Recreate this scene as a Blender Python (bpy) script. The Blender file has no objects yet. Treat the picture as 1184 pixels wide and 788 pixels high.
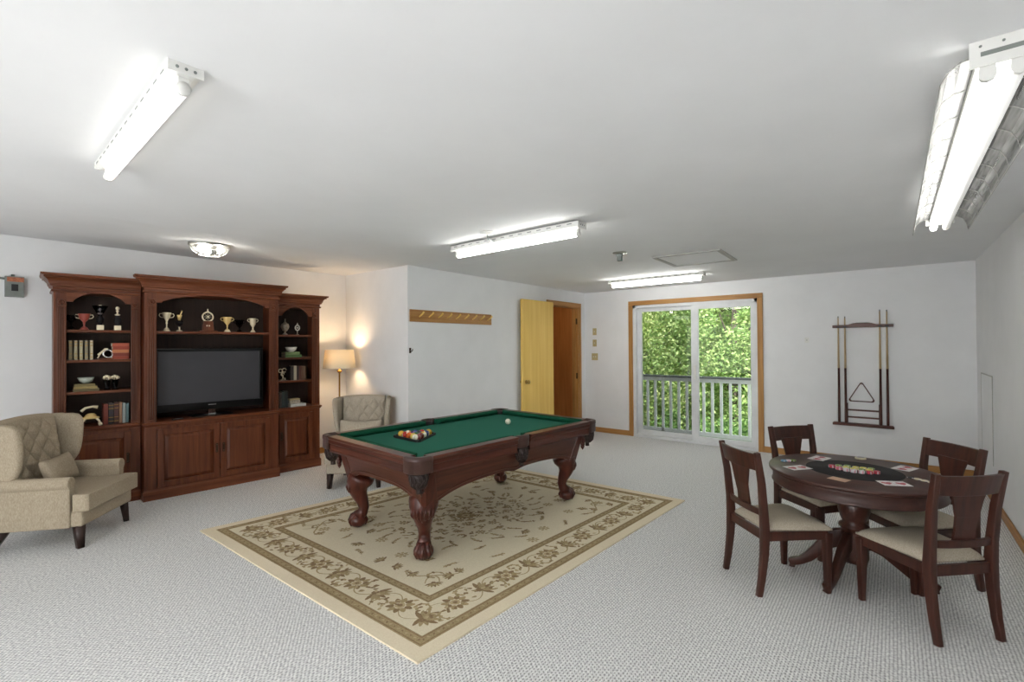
import bpy, math, random
from math import sin, cos, pi, radians as R_
from mathutils import Vector, Matrix
random.seed(7)
sc = bpy.context.scene
col = sc.collection
# ------------------------------------------------------------------ camera, world, sun, exposure
YAW, PITCH, ROLL, FPX, CAMH = -0.6776, 0.0087, -0.0066, 547.84, 1.5235
Fh = Vector((sin(YAW), cos(YAW), 0)); Rh = Vector((cos(YAW), -sin(YAW), 0)); Uh = Vector((0, 0, 1))
Fv = Fh*cos(PITCH)+Uh*sin(PITCH); U2 = Uh*cos(PITCH)-Fh*sin(PITCH)
Rv = Rh*cos(ROLL)+U2*sin(ROLL); Uv = U2*cos(ROLL)-Rh*sin(ROLL)
cam = bpy.data.objects.new('camera', bpy.data.cameras.new('camera')); col.objects.link(cam)
cam.matrix_world = Matrix(((Rv.x, Uv.x, -Fv.x, 0), (Rv.y, Uv.y, -Fv.y, 0), (Rv.z, Uv.z, -Fv.z, CAMH), (0, 0, 0, 1)))
cam.data.sensor_width = 36; cam.data.lens = FPX/1184*36; cam.data.clip_start = .05; cam.data.clip_end = 300
sc.camera = cam
w = bpy.data.worlds.new('sky'); sc.world = w; w.use_nodes = True
nt = w.node_tree; bg = nt.nodes['Background']
sky = nt.nodes.new('ShaderNodeTexSky'); sky.sky_type = 'NISHITA'; sky.sun_disc = False
sky.sun_elevation = R_(50); sky.sun_rotation = R_(150); sky.altitude = 100; sky.air_density = 1.0; sky.dust_density = 2.0
hs = nt.nodes.new('ShaderNodeHueSaturation'); hs.inputs['Saturation'].default_value = .4
nt.links.new(sky.outputs[0], hs.inputs['Color']); nt.links.new(hs.outputs[0], bg.inputs[0]); bg.inputs[1].default_value = 0.5
sun = bpy.data.objects.new('sun', bpy.data.lights.new('sun', 'SUN')); col.objects.link(sun)
sun.data.energy = 9; sun.data.angle = R_(1); sun.data.color = (1, .95, .85)
sun.rotation_euler = Vector((-.45, .62, -.72)).to_track_quat('-Z', 'Y').to_euler()
vs = sc.view_settings
vs.view_transform = 'Standard'; vs.look = 'None'; vs.gamma = 1; vs.use_curve_mapping = False
vs.exposure = 0.52
TUBE = 10.0      # radiance of the fluorescent tubes
LAMP_W = 8.0     # floor lamp bulb
def fill_light(name, loc, sx, sy, rot, power, c=(1, .99, .97)):    # unseen area lights added behind the viewer to brighten the room
    l = bpy.data.lights.new(name, 'AREA'); l.shape = 'RECTANGLE'; l.size = sx; l.size_y = sy; l.energy = power; l.color = c
    o = bpy.data.objects.new(name, l); col.objects.link(o); o.location = loc; o.rotation_euler = rot
fill_light('window_daylight', (-4.6, -2.55, 1.2), 2.6, 2.0, (R_(-90), 0, 0), 22)
fill_light('window_daylight', (-1.2, -2.55, 1.2), 2.6, 2.0, (R_(-90), 0, 0), 108)

# ------------------------------------------------------------------ materials
def lin(c):
    return tuple(((v/255)/12.92 if v/255 <= .04045 else ((v/255+.055)/1.055)**2.4) for v in c)+(1,)
def new(name):
    m = bpy.data.materials.new(name); m.use_nodes = True
    return m, m.node_tree.nodes, m.node_tree.links, m.node_tree.nodes['Principled BSDF']
def noise_mix(m, c1, c2, scale=(8, 8, 8), detail=4, lo=.35, hi=.65, rough=.6, coord='Object', nscale=1.0):
    n, l = m.node_tree.nodes, m.node_tree.links
    tc = n.new('ShaderNodeTexCoord'); mp = n.new('ShaderNodeMapping'); mp.inputs['Scale'].default_value = scale
    no = n.new('ShaderNodeTexNoise'); no.inputs['Scale'].default_value = nscale; no.inputs['Detail'].default_value = detail; no.inputs['Roughness'].default_value = rough
    cr = n.new('ShaderNodeValToRGB'); cr.color_ramp.elements[0].position = lo; cr.color_ramp.elements[1].position = hi
    cr.color_ramp.elements[0].color = c1; cr.color_ramp.elements[1].color = c2
    l.new(tc.outputs[coord], mp.inputs[0]); l.new(mp.outputs[0], no.inputs['Vector']); l.new(no.outputs['Fac'], cr.inputs[0])
    return cr, no
def plain(name, c, rough=.5, metal=0, c2=None, scale=30, bump=0, coat=0, spec=.5):
    m, n, l, b = new(name)
    a = lin(c); a2 = lin(c2) if c2 else tuple(v*.9 for v in a[:3])+(1,)
    cr, no = noise_mix(m, a2, a, (scale,)*3)
    l.new(cr.outputs[0], b.inputs['Base Color']); b.inputs['Roughness'].default_value = rough; b.inputs['Metallic'].default_value = metal
    b.inputs['Coat Weight'].default_value = coat; b.inputs['Specular IOR Level'].default_value = spec
    if bump:
        bp = n.new('ShaderNodeBump'); bp.inputs['Strength'].default_value = bump; bp.inputs['Distance'].default_value = .005
        l.new(no.outputs['Fac'], bp.inputs['Height']); l.new(bp.outputs[0], b.inputs['Normal'])
    return m
def wood(name, dark, light, axis='z', rough=.38, k=1.0, coat=.04):
    m, n, l, b = new(name)
    s = {'x': (1.5*k, 28*k, 28*k), 'y': (28*k, 1.5*k, 28*k), 'z': (28*k, 28*k, 1.5*k)}[axis]
    cr, no = noise_mix(m, lin(dark), lin(light), s, 5, .3, .7)
    l.new(cr.outputs[0], b.inputs['Base Color']); b.inputs['Roughness'].default_value = rough
    b.inputs['Coat Weight'].default_value = coat; b.inputs['Coat Roughness'].default_value = .3; b.inputs['Specular IOR Level'].default_value = .35
    return m
def fabric(name, c1, c2, s=260):
    m, n, l, b = new(name)
    cr, no = noise_mix(m, lin(c1), lin(c2), (s, s, s*.35), 3, .3, .7)
    l.new(cr.outputs[0], b.inputs['Base Color']); b.inputs['Roughness'].default_value = .95
    b.inputs['Specular IOR Level'].default_value = .1
    bp = n.new('ShaderNodeBump'); bp.inputs['Strength'].default_value = .25; bp.inputs['Distance'].default_value = .002
    l.new(no.outputs['Fac'], bp.inputs['Height']); l.new(bp.outputs[0], b.inputs['Normal'])
    return m
def emit(name, c, s):
    m, n, l, b = new(name)
    b.inputs['Base Color'].default_value = lin(c); b.inputs['Emission Color'].default_value = lin(c); b.inputs['Emission Strength'].default_value = s
    return m

M = {}
M['wall'] = plain('painted_wall', (236, 237, 238), .85, c2=(232, 233, 234), scale=3)
M['ceiling'] = plain('painted_ceiling', (238, 239, 240), .9, c2=(235, 236, 237), scale=2)
M['cherry'] = wood('cherry_wood_upright', (70, 33, 16), (114, 62, 36), 'z')
M['cherry_h'] = wood('cherry_wood_level', (76, 36, 17), (122, 68, 40), 'x')
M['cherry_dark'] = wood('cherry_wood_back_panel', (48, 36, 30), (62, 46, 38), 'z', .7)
M['table_wood'] = wood('mahogany', (58, 27, 20), (92, 48, 35), 'y', .32)
M['table_wood_x'] = wood('mahogany_cross', (58, 27, 20), (92, 48, 35), 'x', .32)
M['leg_wood'] = wood('mahogany_carved', (54, 25, 20), (88, 44, 33), 'z', .3)
M['leather'] = plain('brown_leather', (62, 38, 33), .45, bump=.2, scale=90)
M['net'] = plain('dark_leather_fringe', (40, 26, 22), .6, scale=60)
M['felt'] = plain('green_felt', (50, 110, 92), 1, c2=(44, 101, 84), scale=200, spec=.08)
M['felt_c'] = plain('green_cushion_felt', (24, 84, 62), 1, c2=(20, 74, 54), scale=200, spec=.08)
M['dine'] = wood('walnut_dining', (46, 24, 18), (76, 42, 32), 'z', .35)
M['dine_h'] = wood('walnut_dining_top', (50, 30, 25), (72, 45, 38), 'x', .45)
M['seat'] = fabric('oatmeal_seat_fabric', (152, 142, 125), (190, 180, 163))
M['linen'] = fabric('beige_linen', (154, 141, 121), (184, 171, 150), 180)
M['linen_g'] = fabric('grey_beige_linen', (158, 148, 132), (184, 174, 158), 180)
M['darkleg'] = wood('dark_stained_leg', (34, 22, 18), (54, 36, 30), 'z', .4)
M['oak'] = wood('honey_oak', (152, 106, 54), (190, 142, 82), 'z', .5)
M['oak_x'] = wood('honey_oak_level', (152, 106, 54), (190, 142, 82), 'x', .5)
M['oak_y'] = wood('honey_oak_long', (152, 104, 52), (190, 142, 82), 'y', .5)
M['birch'] = wood('yellow_birch_slab', (232, 190, 94), (248, 212, 122), 'z', .45, .5)
M['panel'] = wood('orange_wood_panelling', (176, 112, 56), (200, 134, 74), 'z', .5)
M['vinyl'] = plain('white_vinyl', (226, 228, 230), .4, scale=5)
M['white'] = plain('white_enamel', (232, 232, 228), .35, scale=5)
M['rail_white'] = plain('white_painted_rail', (226, 228, 224), .6, scale=8)
M['rail_dark'] = plain('weathered_rail_cap', (104, 108, 104), .7, scale=12)
M['deck'] = wood('grey_deck_boards', (120, 116, 110), (150, 146, 138), 'x', .8)
M['steel'] = plain('brushed_metal', (190, 190, 186), .3, 1, scale=40)
M['chrome'] = plain('chrome', (220, 220, 220), .12, 1, scale=5)
M['brass'] = plain('antique_brass', (176, 140, 78), .3, 1, scale=30)
M['gold'] = plain('polished_gold', (250, 218, 150), .25, .5, scale=10)
M['palegold'] = plain('pale_gold', (246, 232, 200), .25, .25, scale=10)
M['bronze'] = plain('dark_bronze', (70, 56, 42), .4, .8, scale=50)
M['black'] = plain('black_gloss', (12, 12, 13), .3, scale=5, spec=.2)
M['blackm'] = plain('black_matte', (26, 26, 27), .6, scale=5)
M['screen'] = plain('dark_glass_screen', (66, 66, 70), .35, scale=2, spec=.25)
M['grey'] = plain('grey_enamel', (128, 134, 130), .5, scale=20)
M['marks'] = plain('faint_grey_seam', (188, 187, 184), .9, scale=20)
M['porcelain'] = plain('white_porcelain', (220, 216, 206), .25, scale=10)
M['stone'] = plain('mottled_stone', (196, 188, 170), .4, c2=(150, 140, 122), scale=60)
M['smoked'] = plain('smoked_glass', (58, 58, 66), .08, scale=8)
M['celadon'] = plain('pale_green_glaze', (178, 188, 178), .25, scale=10)
M['plate'] = plain('beige_switch_plate', (190, 174, 126), .5, scale=8)
M['paper'] = plain('book_page_block', (222, 214, 196), .9, scale=60)
M['tube'] = emit('lit_fluorescent_tube', (255, 254, 250), TUBE)
M['tube_dim'] = emit('older_dimmer_tube', (255, 252, 246), TUBE*.2)
M['tube_new'] = emit('new_brighter_tube', (255, 254, 250), TUBE*3.0)
M['tube_mid'] = emit('long_lit_tube', (255, 254, 250), TUBE*1.0)
M['tube_warm'] = emit('steady_lit_tube', (255, 254, 250), TUBE*1.4)
M['tube_off'] = emit('failing_tube', (240, 240, 236), .25)
M['bulb'] = emit('lit_bulb', (255, 250, 240), 60)
M['warmbulb'] = emit('warm_lit_bulb', (255, 222, 176), 50)
M['copper'] = plain('copper_strip', (190, 120, 84), .4, .3, c2=(150, 84, 60), scale=60)
M['trunk'] = plain('grey_bark', (88, 82, 70), .9, c2=(58, 52, 44), scale=12, bump=.5)
M['grass'] = plain('lawn', (86, 112, 52), 1, c2=(60, 90, 40), scale=6)

def carpet():
    m, n, l, b = new('grey_loop_carpet')
    def mth(op, a, c=None):
        x = n.new('ShaderNodeMath'); x.operation = op
        for i_, v_ in enumerate((a, c)):
            if v_ is None: continue
            if isinstance(v_, (int, float)): x.inputs[i_].default_value = v_
            else: l.new(v_, x.inputs[i_])
        return x.outputs[0]
    tc = n.new('ShaderNodeTexCoord')
    no = n.new('ShaderNodeTexNoise'); no.inputs['Scale'].default_value = 38; no.inputs['Detail'].default_value = 2; l.new(tc.outputs['Object'], no.inputs['Vector'])
    sb = n.new('ShaderNodeVectorMath'); sb.operation = 'SUBTRACT'; l.new(no.outputs['Color'], sb.inputs[0]); sb.inputs[1].default_value = (.5, .5, .5)
    sc1 = n.new('ShaderNodeVectorMath'); sc1.operation = 'SCALE'; l.new(sb.outputs[0], sc1.inputs[0]); sc1.inputs['Scale'].default_value = .012
    ad = n.new('ShaderNodeVectorMath'); ad.operation = 'ADD'; l.new(tc.outputs['Object'], ad.inputs[0]); l.new(sc1.outputs[0], ad.inputs[1])
    sp = n.new('ShaderNodeSeparateXYZ'); l.new(ad.outputs[0], sp.inputs[0])
    kx, ky = 2*pi/.0155, 2*pi/.021
    X = mth('MULTIPLY', sp.outputs[0], kx); Y = mth('MULTIPLY', sp.outputs[1], ky)
    A = mth('ADD', mth('MULTIPLY', mth('COSINE', X), .5), .5)
    Bb = mth('ADD', mth('MULTIPLY', mth('COSINE', mth('ADD', Y, mth('MULTIPLY', X, .5))), .5), .5)
    D = mth('MULTIPLY', A, mth('ADD', mth('MULTIPLY', Bb, .75), .25))       # 1 in the pits between loops
    cr = n.new('ShaderNodeValToRGB'); e = cr.color_ramp.elements
    e[0].position = .25; e[0].color = lin((240, 240, 238)); e[1].position = .95; e[1].color = lin((146, 146, 145))
    l.new(D, cr.inputs[0])
    n2 = n.new('ShaderNodeTexNoise'); n2.inputs['Scale'].default_value = 70; n2.inputs['Detail'].default_value = 3; l.new(tc.outputs['Object'], n2.inputs['Vector'])
    cr2 = n.new('ShaderNodeValToRGB'); e = cr2.color_ramp.elements; e[0].position = .34; e[0].color = (.66, .66, .68, 1); e[1].position = .6; e[1].color = (1, 1, 1, 1)
    l.new(n2.outputs['Fac'], cr2.inputs[0])
    mx = n.new('ShaderNodeMixRGB'); mx.blend_type = 'MULTIPLY'; mx.inputs[0].default_value = 1
    l.new(cr.outputs[0], mx.inputs[1]); l.new(cr2.outputs[0], mx.inputs[2]); l.new(mx.outputs[0], b.inputs['Base Color'])
    b.inputs['Roughness'].default_value = 1; b.inputs['Specular IOR Level'].default_value = .1
    bp = n.new('ShaderNodeBump'); bp.invert = True; bp.inputs['Strength'].default_value = .35; bp.inputs['Distance'].default_value = .004
    l.new(D, bp.inputs['Height']); l.new(bp.outputs[0], b.inputs['Normal'])
    return m
M['carpet'] = carpet()
M['rug_cream'] = plain('rug_cream_wool', (222, 212, 186), 1, c2=(212, 201, 174), scale=120, spec=.1)
M['rug_edge'] = plain('rug_plain_edge_wool', (228, 216, 190), 1, c2=(220, 206, 178), scale=120, spec=.1)
M['rug_brown'] = plain('rug_brown_wool', (172, 154, 120), 1, c2=(148, 130, 96), scale=120, spec=.1)
M['rug_dark'] = plain('rug_dark_wool', (150, 128, 98), 1, c2=(130, 108, 80), scale=120, spec=.1)
M['rug_olive'] = plain('rug_olive_wool', (176, 158, 122), 1, c2=(160, 140, 104), scale=120, spec=.1)
M['rug_tan'] = plain('rug_tan_wool', (192, 174, 138), 1, c2=(178, 160, 124), scale=120, spec=.1)

def shade_mat():
    m, n, l, b = new('cream_lampshade_fabric')
    tr = n.new('ShaderNodeBsdfTranslucent'); tr.inputs[0].default_value = lin((240, 232, 214))
    b.inputs['Base Color'].default_value = lin((240, 228, 200)); b.inputs['Roughness'].default_value = 1
    mx = n.new('ShaderNodeMixShader'); mx.inputs[0].default_value = .2
    l.new(b.outputs[0], mx.inputs[1]); l.new(tr.outputs[0], mx.inputs[2]); l.new(mx.outputs[0], n['Material Output'].inputs[0])
    return m
M['shade'] = shade_mat()
def glass_mat(name, tint=(1, 1, 1, 1), gl=.08, rough=.0):
    m, n, l, b = new(name); n.remove(b)
    t = n.new('ShaderNodeBsdfTransparent'); t.inputs[0].default_value = tint
    g = n.new('ShaderNodeBsdfGlossy'); g.inputs['Roughness'].default_value = rough
    mx = n.new('ShaderNodeMixShader'); fr = n.new('ShaderNodeFresnel'); fr.inputs[0].default_value = 1.3
    l.new(fr.outputs[0], mx.inputs[0]); l.new(t.outputs[0], mx.inputs[1]); l.new(g.outputs[0], mx.inputs[2]); l.new(mx.outputs[0], n['Material Output'].inputs[0])
    return m
M['smoked'] = glass_mat('smoked_glass', (.42, .42, .48, 1), rough=.08)
M['glass'] = glass_mat('window_glass', (.97, .98, .97, 1))
M['acrylic'] = glass_mat('clear_ribbed_acrylic', (.8, .8, .79, 1), rough=.2)
def wing_mat():
    m, n, l, b = new('milky_clear_wing'); b.inputs['Base Color'].default_value = lin((150, 150, 148)); b.inputs['Roughness'].default_value = .3
    t = n.new('ShaderNodeBsdfTransparent'); t.inputs[0].default_value = (.8, .8, .8, 1); mx = n.new('ShaderNodeMixShader')
    tc = n.new('ShaderNodeTexCoord'); mp = n.new('ShaderNodeMapping'); mp.inputs['Scale'].default_value = (3, 40, 40); no = n.new('ShaderNodeTexNoise'); no.inputs['Scale'].default_value = 1
    mr = n.new('ShaderNodeMapRange'); mr.inputs[1].default_value = .35; mr.inputs[2].default_value = .65; mr.inputs[3].default_value = .35; mr.inputs[4].default_value = .8
    l.new(tc.outputs['Object'], mp.inputs[0]); l.new(mp.outputs[0], no.inputs['Vector']); l.new(no.outputs['Fac'], mr.inputs[0]); l.new(mr.outputs[0], mx.inputs[0])
    l.new(t.outputs[0], mx.inputs[1]); l.new(b.outputs[0], mx.inputs[2]); l.new(mx.outputs[0], n['Material Output'].inputs[0])
    return m
M['wing'] = wing_mat()
def leaf_mat(name, c1, c2, c3):
    m, n, l, b = new(name)
    ge = n.new('ShaderNodeNewGeometry'); cr = n.new('ShaderNodeValToRGB'); e = cr.color_ramp.elements
    e[0].color = lin(c1); e[1].color = lin(c3); x = e.new(.5); x.color = lin(c2)
    l.new(ge.outputs['Random Per Island'], cr.inputs[0]); l.new(cr.outputs[0], b.inputs['Base Color']); b.inputs['Roughness'].default_value = .6
    tr = n.new('ShaderNodeBsdfTranslucent'); l.new(cr.outputs[0], tr.inputs[0])
    mx = n.new('ShaderNodeMixShader'); mx.inputs[0].default_value = .45
    l.new(b.outputs[0], mx.inputs[1]); l.new(tr.outputs[0], mx.inputs[2]); l.new(mx.outputs[0], n['Material Output'].inputs[0])
    return m
M['leaf_a'] = leaf_mat('bright_leaves', (140, 168, 92), (178, 198, 122), (222, 228, 176))
M['leaf_b'] = leaf_mat('mid_green_leaves', (104, 138, 76), (146, 174, 104), (188, 204, 142))
M['leaf_c'] = leaf_mat('deep_green_leaves', (58, 92, 45), (88, 124, 62), (120, 150, 86))

# ------------------------------------------------------------------ mesh helpers
class MB:
    def __init__(s): s.v = []; s.f = []; s.m = []; s.s = []
    def add(s, vs, fs, mat=0, smooth=False):
        o = len(s.v); s.v += [tuple(v) for v in vs]
        for f in fs: s.f.append(tuple(o+i for i in f)); s.m.append(mat); s.s.append(smooth)
        return s
    def box(s, x0, x1, y0, y1, z0, z1, mat=0, rz=0, c=None):
        vs = [(x, y, z) for z in (z0, z1) for y in (y0, y1) for x in (x0, x1)]
        if rz:
            cx, cy = c if c else ((x0+x1)/2, (y0+y1)/2)
            vs = [(cx+(x-cx)*cos(rz)-(y-cy)*sin(rz), cy+(x-cx)*sin(rz)+(y-cy)*cos(rz), z) for x, y, z in vs]
        return s.add(vs, [(0, 2, 3, 1), (4, 5, 7, 6), (0, 1, 5, 4), (2, 6, 7, 3), (0, 4, 6, 2), (1, 3, 7, 5)], mat)
    def prism(s, poly, fn, a, b, mat=0, smooth=False):
        """poly: 2-D outline, fn(u, v, t) -> 3-D; extruded from t=a to t=b"""
        n = len(poly); vs = [fn(u, v, a) for u, v in poly]+[fn(u, v, b) for u, v in poly]
        fs = [tuple(range(n))[::-1], tuple(range(n, 2*n))]
        s.add(vs, fs, mat, False)
        return s.add(vs, [(i, (i+1) % n, n+(i+1) % n, n+i) for i in range(n)], mat, smooth)
    def lathe(s, prof, c=(0, 0, 0), seg=20, mat=0, axis='z', smooth=True, sx=1, sy=1, cap=True):
        vs = []; n = len(prof)
        for r, z in prof:
            for i in range(seg):
                a = 2*pi*i/seg; p = (r*cos(a)*sx, r*sin(a)*sy, z)
                if axis == 'x': p = (p[2], p[0], p[1])
                if axis == 'y': p = (p[0], p[2], p[1])
                vs.append((c[0]+p[0], c[1]+p[1], c[2]+p[2]))
        fs = [(j*seg+i, j*seg+(i+1) % seg, (j+1)*seg+(i+1) % seg, (j+1)*seg+i) for j in range(n-1) for i in range(seg)]
        if cap and prof[0][0] > 1e-6: fs.append(tuple(range(seg))[::-1])
        if cap and prof[-1][0] > 1e-6: fs.append(tuple((n-1)*seg+i for i in range(seg)))
        return s.add(vs, fs, mat, smooth)
    def tube(s, pts, r, seg=8, mat=0, smooth=True, sq=None, up=(0, 0, 1)):
        """loft along pts; r scalar or list; sq=(a,b) list of half sizes for rectangular section"""
        P = [Vector(p) for p in pts]; n = len(P); vs = []
        rr = r if isinstance(r, (list, tuple)) else [r]*n
        ref = None
        for i, p in enumerate(P):
            t = (P[min(i+1, n-1)]-P[max(i-1, 0)]).normalized()
            if sq:
                u = Vector(up).cross(t)
                if u.length < 1e-4: u = Vector((1, 0, 0))
                u.normalize(); v = t.cross(u)
                a, b = sq[i] if isinstance(sq, list) else sq
                for q in ((-a, -b), (a, -b), (a, b), (-a, b)): vs.append(p+u*q[0]+v*q[1])
            else:
                if ref is None:
                    ref = Vector((0, 0, 1)) if abs(t.z) < .9 else Vector((1, 0, 0))
                u = ref.cross(t).normalized(); v = t.cross(u); ref = v if abs(v.dot(t)) < .5 else ref
                ref = v
                # ref must stay perpendicular-ish to next tangent
                for k in range(seg):
                    a = 2*pi*k/seg; vs.append(p+u*(cos(a)*rr[i])+v*(sin(a)*rr[i]))
        sg = 4 if sq else seg
        fs = [(j*sg+i, j*sg+(i+1) % sg, (j+1)*sg+(i+1) % sg, (j+1)*sg+i) for j in range(n-1) for i in range(sg)]
        fs += [tuple(range(sg))[::-1], tuple((n-1)*sg+i for i in range(sg))]
        return s.add(vs, fs, mat, smooth)
    def ball(s, c, r, seg=16, mat=0, sz=1, sx=1, sy=1):
        k = seg//2
        return s.lathe([(max(r*sin(pi*j/k), 0 if j in (0, k) else 1e-5), -r*cos(pi*j/k)*sz) for j in range(k+1)], c, seg, mat, sx=sx, sy=sy)
    def grid(s, fn, nu, nv, mat=0, smooth=True, closed=False):
        vs = [fn(i/(nu-1), j/(nv-1)) for j in range(nv) for i in range(nu)]
        return s.add(vs, [(j*nu+i, j*nu+i+1, (j+1)*nu+i+1, (j+1)*nu+i) for j in range(nv-1) for i in range(nu-1)], mat, smooth)
    def sweepU(s, x0, x1, yf, yb, prof, mat=0, L=1, R=1, yr=None):
        """moulding round the front and both sides; prof = [(out, z)]"""
        if yr is not None: s.box(x0, x1, yr, yb, prof[0][1], prof[-1][1], mat); yb = yr
        vs = []
        for o, z in prof: vs += [(x0-o*L, yb, z), (x0-o*L, yf-o, z), (x1+o*R, yf-o, z), (x1+o*R, yb, z)]
        fs = [(j*4+i, j*4+i+1, j*4+i+5, j*4+i+4) for j in range(len(prof)-1) for i in range(3)]
        fs += [(j*4+3, j*4, j*4+4, j*4+7) for j in range(len(prof)-1)]
        k = (len(prof)-1)*4
        fs += [(3, 2, 1, 0), (k, k+1, k+2, k+3)]
        return s.add(vs, fs, mat)
    def build(s, name, mats, parent=None, bevel=0, loc=None, rot=None, fix=True):
        me = bpy.data.meshes.new(name); me.from_pydata(s.v, [], s.f)
        for m in (mats if isinstance(mats, (list, tuple)) else [mats]): me.materials.append(m)
        me.polygons.foreach_set('material_index', s.m); me.polygons.foreach_set('use_smooth', s.s)
        if fix:
            import bmesh
            bm = bmesh.new(); bm.from_mesh(me); bmesh.ops.remove_doubles(bm, verts=bm.verts, dist=1e-6)
            bmesh.ops.recalc_face_normals(bm, faces=bm.faces); bm.to_mesh(me); bm.free()
        me.update()
        o = bpy.data.objects.new(name, me); col.objects.link(o)
        if parent: o.parent = parent
        if loc is not None: o.location = loc
        if rot is not None: o.rotation_euler = rot
        if bevel:
            b = o.modifiers.new('bevel', 'BEVEL'); b.width = bevel; b.segments = 2; b.limit_method = 'ANGLE'; b.angle_limit = R_(40)
        return o
def tag(o, label, cat, group=None, kind=None):
    o['label'] = label; o['category'] = cat
    if group: o['group'] = group
    if kind: o['kind'] = kind
    return o
def thing(name, loc, rz, label, cat, group=None, kind=None):
    o = bpy.data.objects.new(name, None); col.objects.link(o); o.empty_display_size = .1
    o.location = loc; o.rotation_euler = (0, 0, rz)
    return tag(o, label, cat, group, kind)
def copy_tree(o, parent=None):
    c = o.copy(); col.objects.link(c)
    if parent: c.parent = parent
    for ch in list(o.children): copy_tree(ch, c)
    return c
def S(o, label, cat): return tag(o, label, cat, kind='structure')
def sub(o, lv=1):
    m = o.modifiers.new('subsurf', 'SUBSURF'); m.levels = lv; m.render_levels = lv; return o

# ------------------------------------------------------------------ room shell
H = 2.44
XL, XC, XR, YB, YN, YF = -6.38, -4.291, .7276, 7.404, 3.448, -2.6
YNL = 3.968
def cz(x): return H if x > XC else H+(XC-x)*.138/(XC-XL)
WT = 2.66
S(MB().box(-6.6, XR+.15, YF-.15, YB+.15, -.2, 0).build('floor', M['carpet']), 'light grey loop pile carpet over the whole floor', 'floor')
cb = MB()
cb.add([(XC, YF-.15, H), (XR+.15, YF-.15, H), (XR+.15, YB+.15, H), (XC, YB+.15, H), (XL-.15, YB+.15, cz(XL-.15)), (XL-.15, YF-.15, cz(XL-.15))]+
       [(x, y, 2.8) for x, y in ((XC, YF-.15), (XR+.15, YF-.15), (XR+.15, YB+.15), (XC, YB+.15), (XL-.15, YB+.15), (XL-.15, YF-.15))],
       [(0, 1, 2, 3), (0, 3, 4, 5), (6, 9, 8, 7), (6, 11, 10, 9), (0, 6, 7, 1), (1, 7, 8, 2), (2, 8, 9, 3), (3, 9, 10, 4), (4, 10, 11, 5), (5, 11, 6, 0)])
S(cb.build('ceiling', M['ceiling']), 'plain white painted ceiling', 'ceiling')
def wallbox(name, boxes, label):
    m = MB()
    for b in boxes: m.box(*b)
    return S(m.build(name, M['wall']), label, 'wall')
DX0, DX1, DZ = -3.376, -1.494, 2.167          # sliding door opening
wallbox('wall_back', [(XC-.0, DX0, YB, YB+.15, 0, H), (DX1, XR, YB, YB+.15, 0, H), (DX0, DX1, YB, YB+.15, DZ, H)], 'white wall with the sliding glass door and the cue rack')
OY0, OY1, OZ = 6.272, 7.189, 2.177            # doorway in the wall with the coat hooks
wallbox('wall_centre', [(XC-.12, XC, YN+.12, OY0, 0, H), (XC-.12, XC, OY1, YB, 0, H), (XC-.12, XC, OY0, OY1, OZ, H)], 'white wall with the coat peg rail and the open wooden door')
nb = MB(); nb.prism([(XC, YN), (XC, YN+.12), (XL, YNL+.12), (XL, YNL)], lambda u, v, t: (u, v, t), 0, 2.44)
nb.add([(XC, YN, 2.44), (XC, YN+.12, 2.44), (XL, YNL+.12, 2.44), (XL, YNL, 2.44), (XL, YNL+.12, 2.578), (XL, YNL, 2.578)], [(0, 3, 5), (1, 4, 2), (3, 2, 4, 5), (0, 5, 4, 1)])
S(nb.build('wall_corner', M['wall']), 'short white wall behind the floor lamp and the far armchair', 'wall')
wallbox('wall_left', [(XL-.15, XL, YF, YNL+.12, 0, 2.575)], 'long white wall behind the cherry wall unit')
wallbox('wall_right', [(XR, XR+.15, YF, YB+.15, 0, H)], 'white wall beside the round card table')
wallbox('wall_front', [(XL-.15, XR+.15, YF-.15, YF, 0, H)], 'white wall behind the viewer')
for wn, wx in ((1, -4.6), (2, -1.2)):      # invented frames set around the two added area lights behind the viewer
    wf = thing('window_%d' % wn, (wx, YF, 0), 0, 'white framed window in the wall behind the viewer, %s one' % ('left' if wn == 1 else 'right'), 'window', kind='structure')
    MB().box(-1.36, -1.3, 0, .06, .14, 2.26).box(1.3, 1.36, 0, .06, .14, 2.26).box(-1.3, 1.3, 0, .06, .14, .2).box(-1.3, 1.3, 0, .06, 2.2, 2.26).build('window_frame', M['vinyl'], wf, bevel=.004)
def base(name, x0, x1, y0, y1, axis, label):
    return S(MB().box(x0, x1, y0, y1, 0, .075).box(x0+(.004 if axis == 'y' else 0), x1-(.004 if axis == 'y' else 0), y0+(.004 if axis == 'x' else 0), y1-(.004 if axis == 'x' else 0), .075, .085).build(name, M['oak_'+axis], bevel=.002), label, 'baseboard')
base('baseboard_back_left', XC, -3.446, YB-.014, YB, 'x', 'oak baseboard left of the sliding door')
base('baseboard_back_right', -1.424, XR-.014, YB-.014, YB, 'x', 'oak baseboard under the cue rack')
base('baseboard_right', XR-.014, XR, YF, YB, 'y', 'oak baseboard along the right wall')
base('baseboard_centre', XC, XC+.014, YN+.02, 6.207, 'y', 'oak baseboard under the coat peg rail')
base('baseboard_left', XL, XL+.014, YF, YNL-.02, 'y', 'oak baseboard behind the wall unit')

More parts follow.
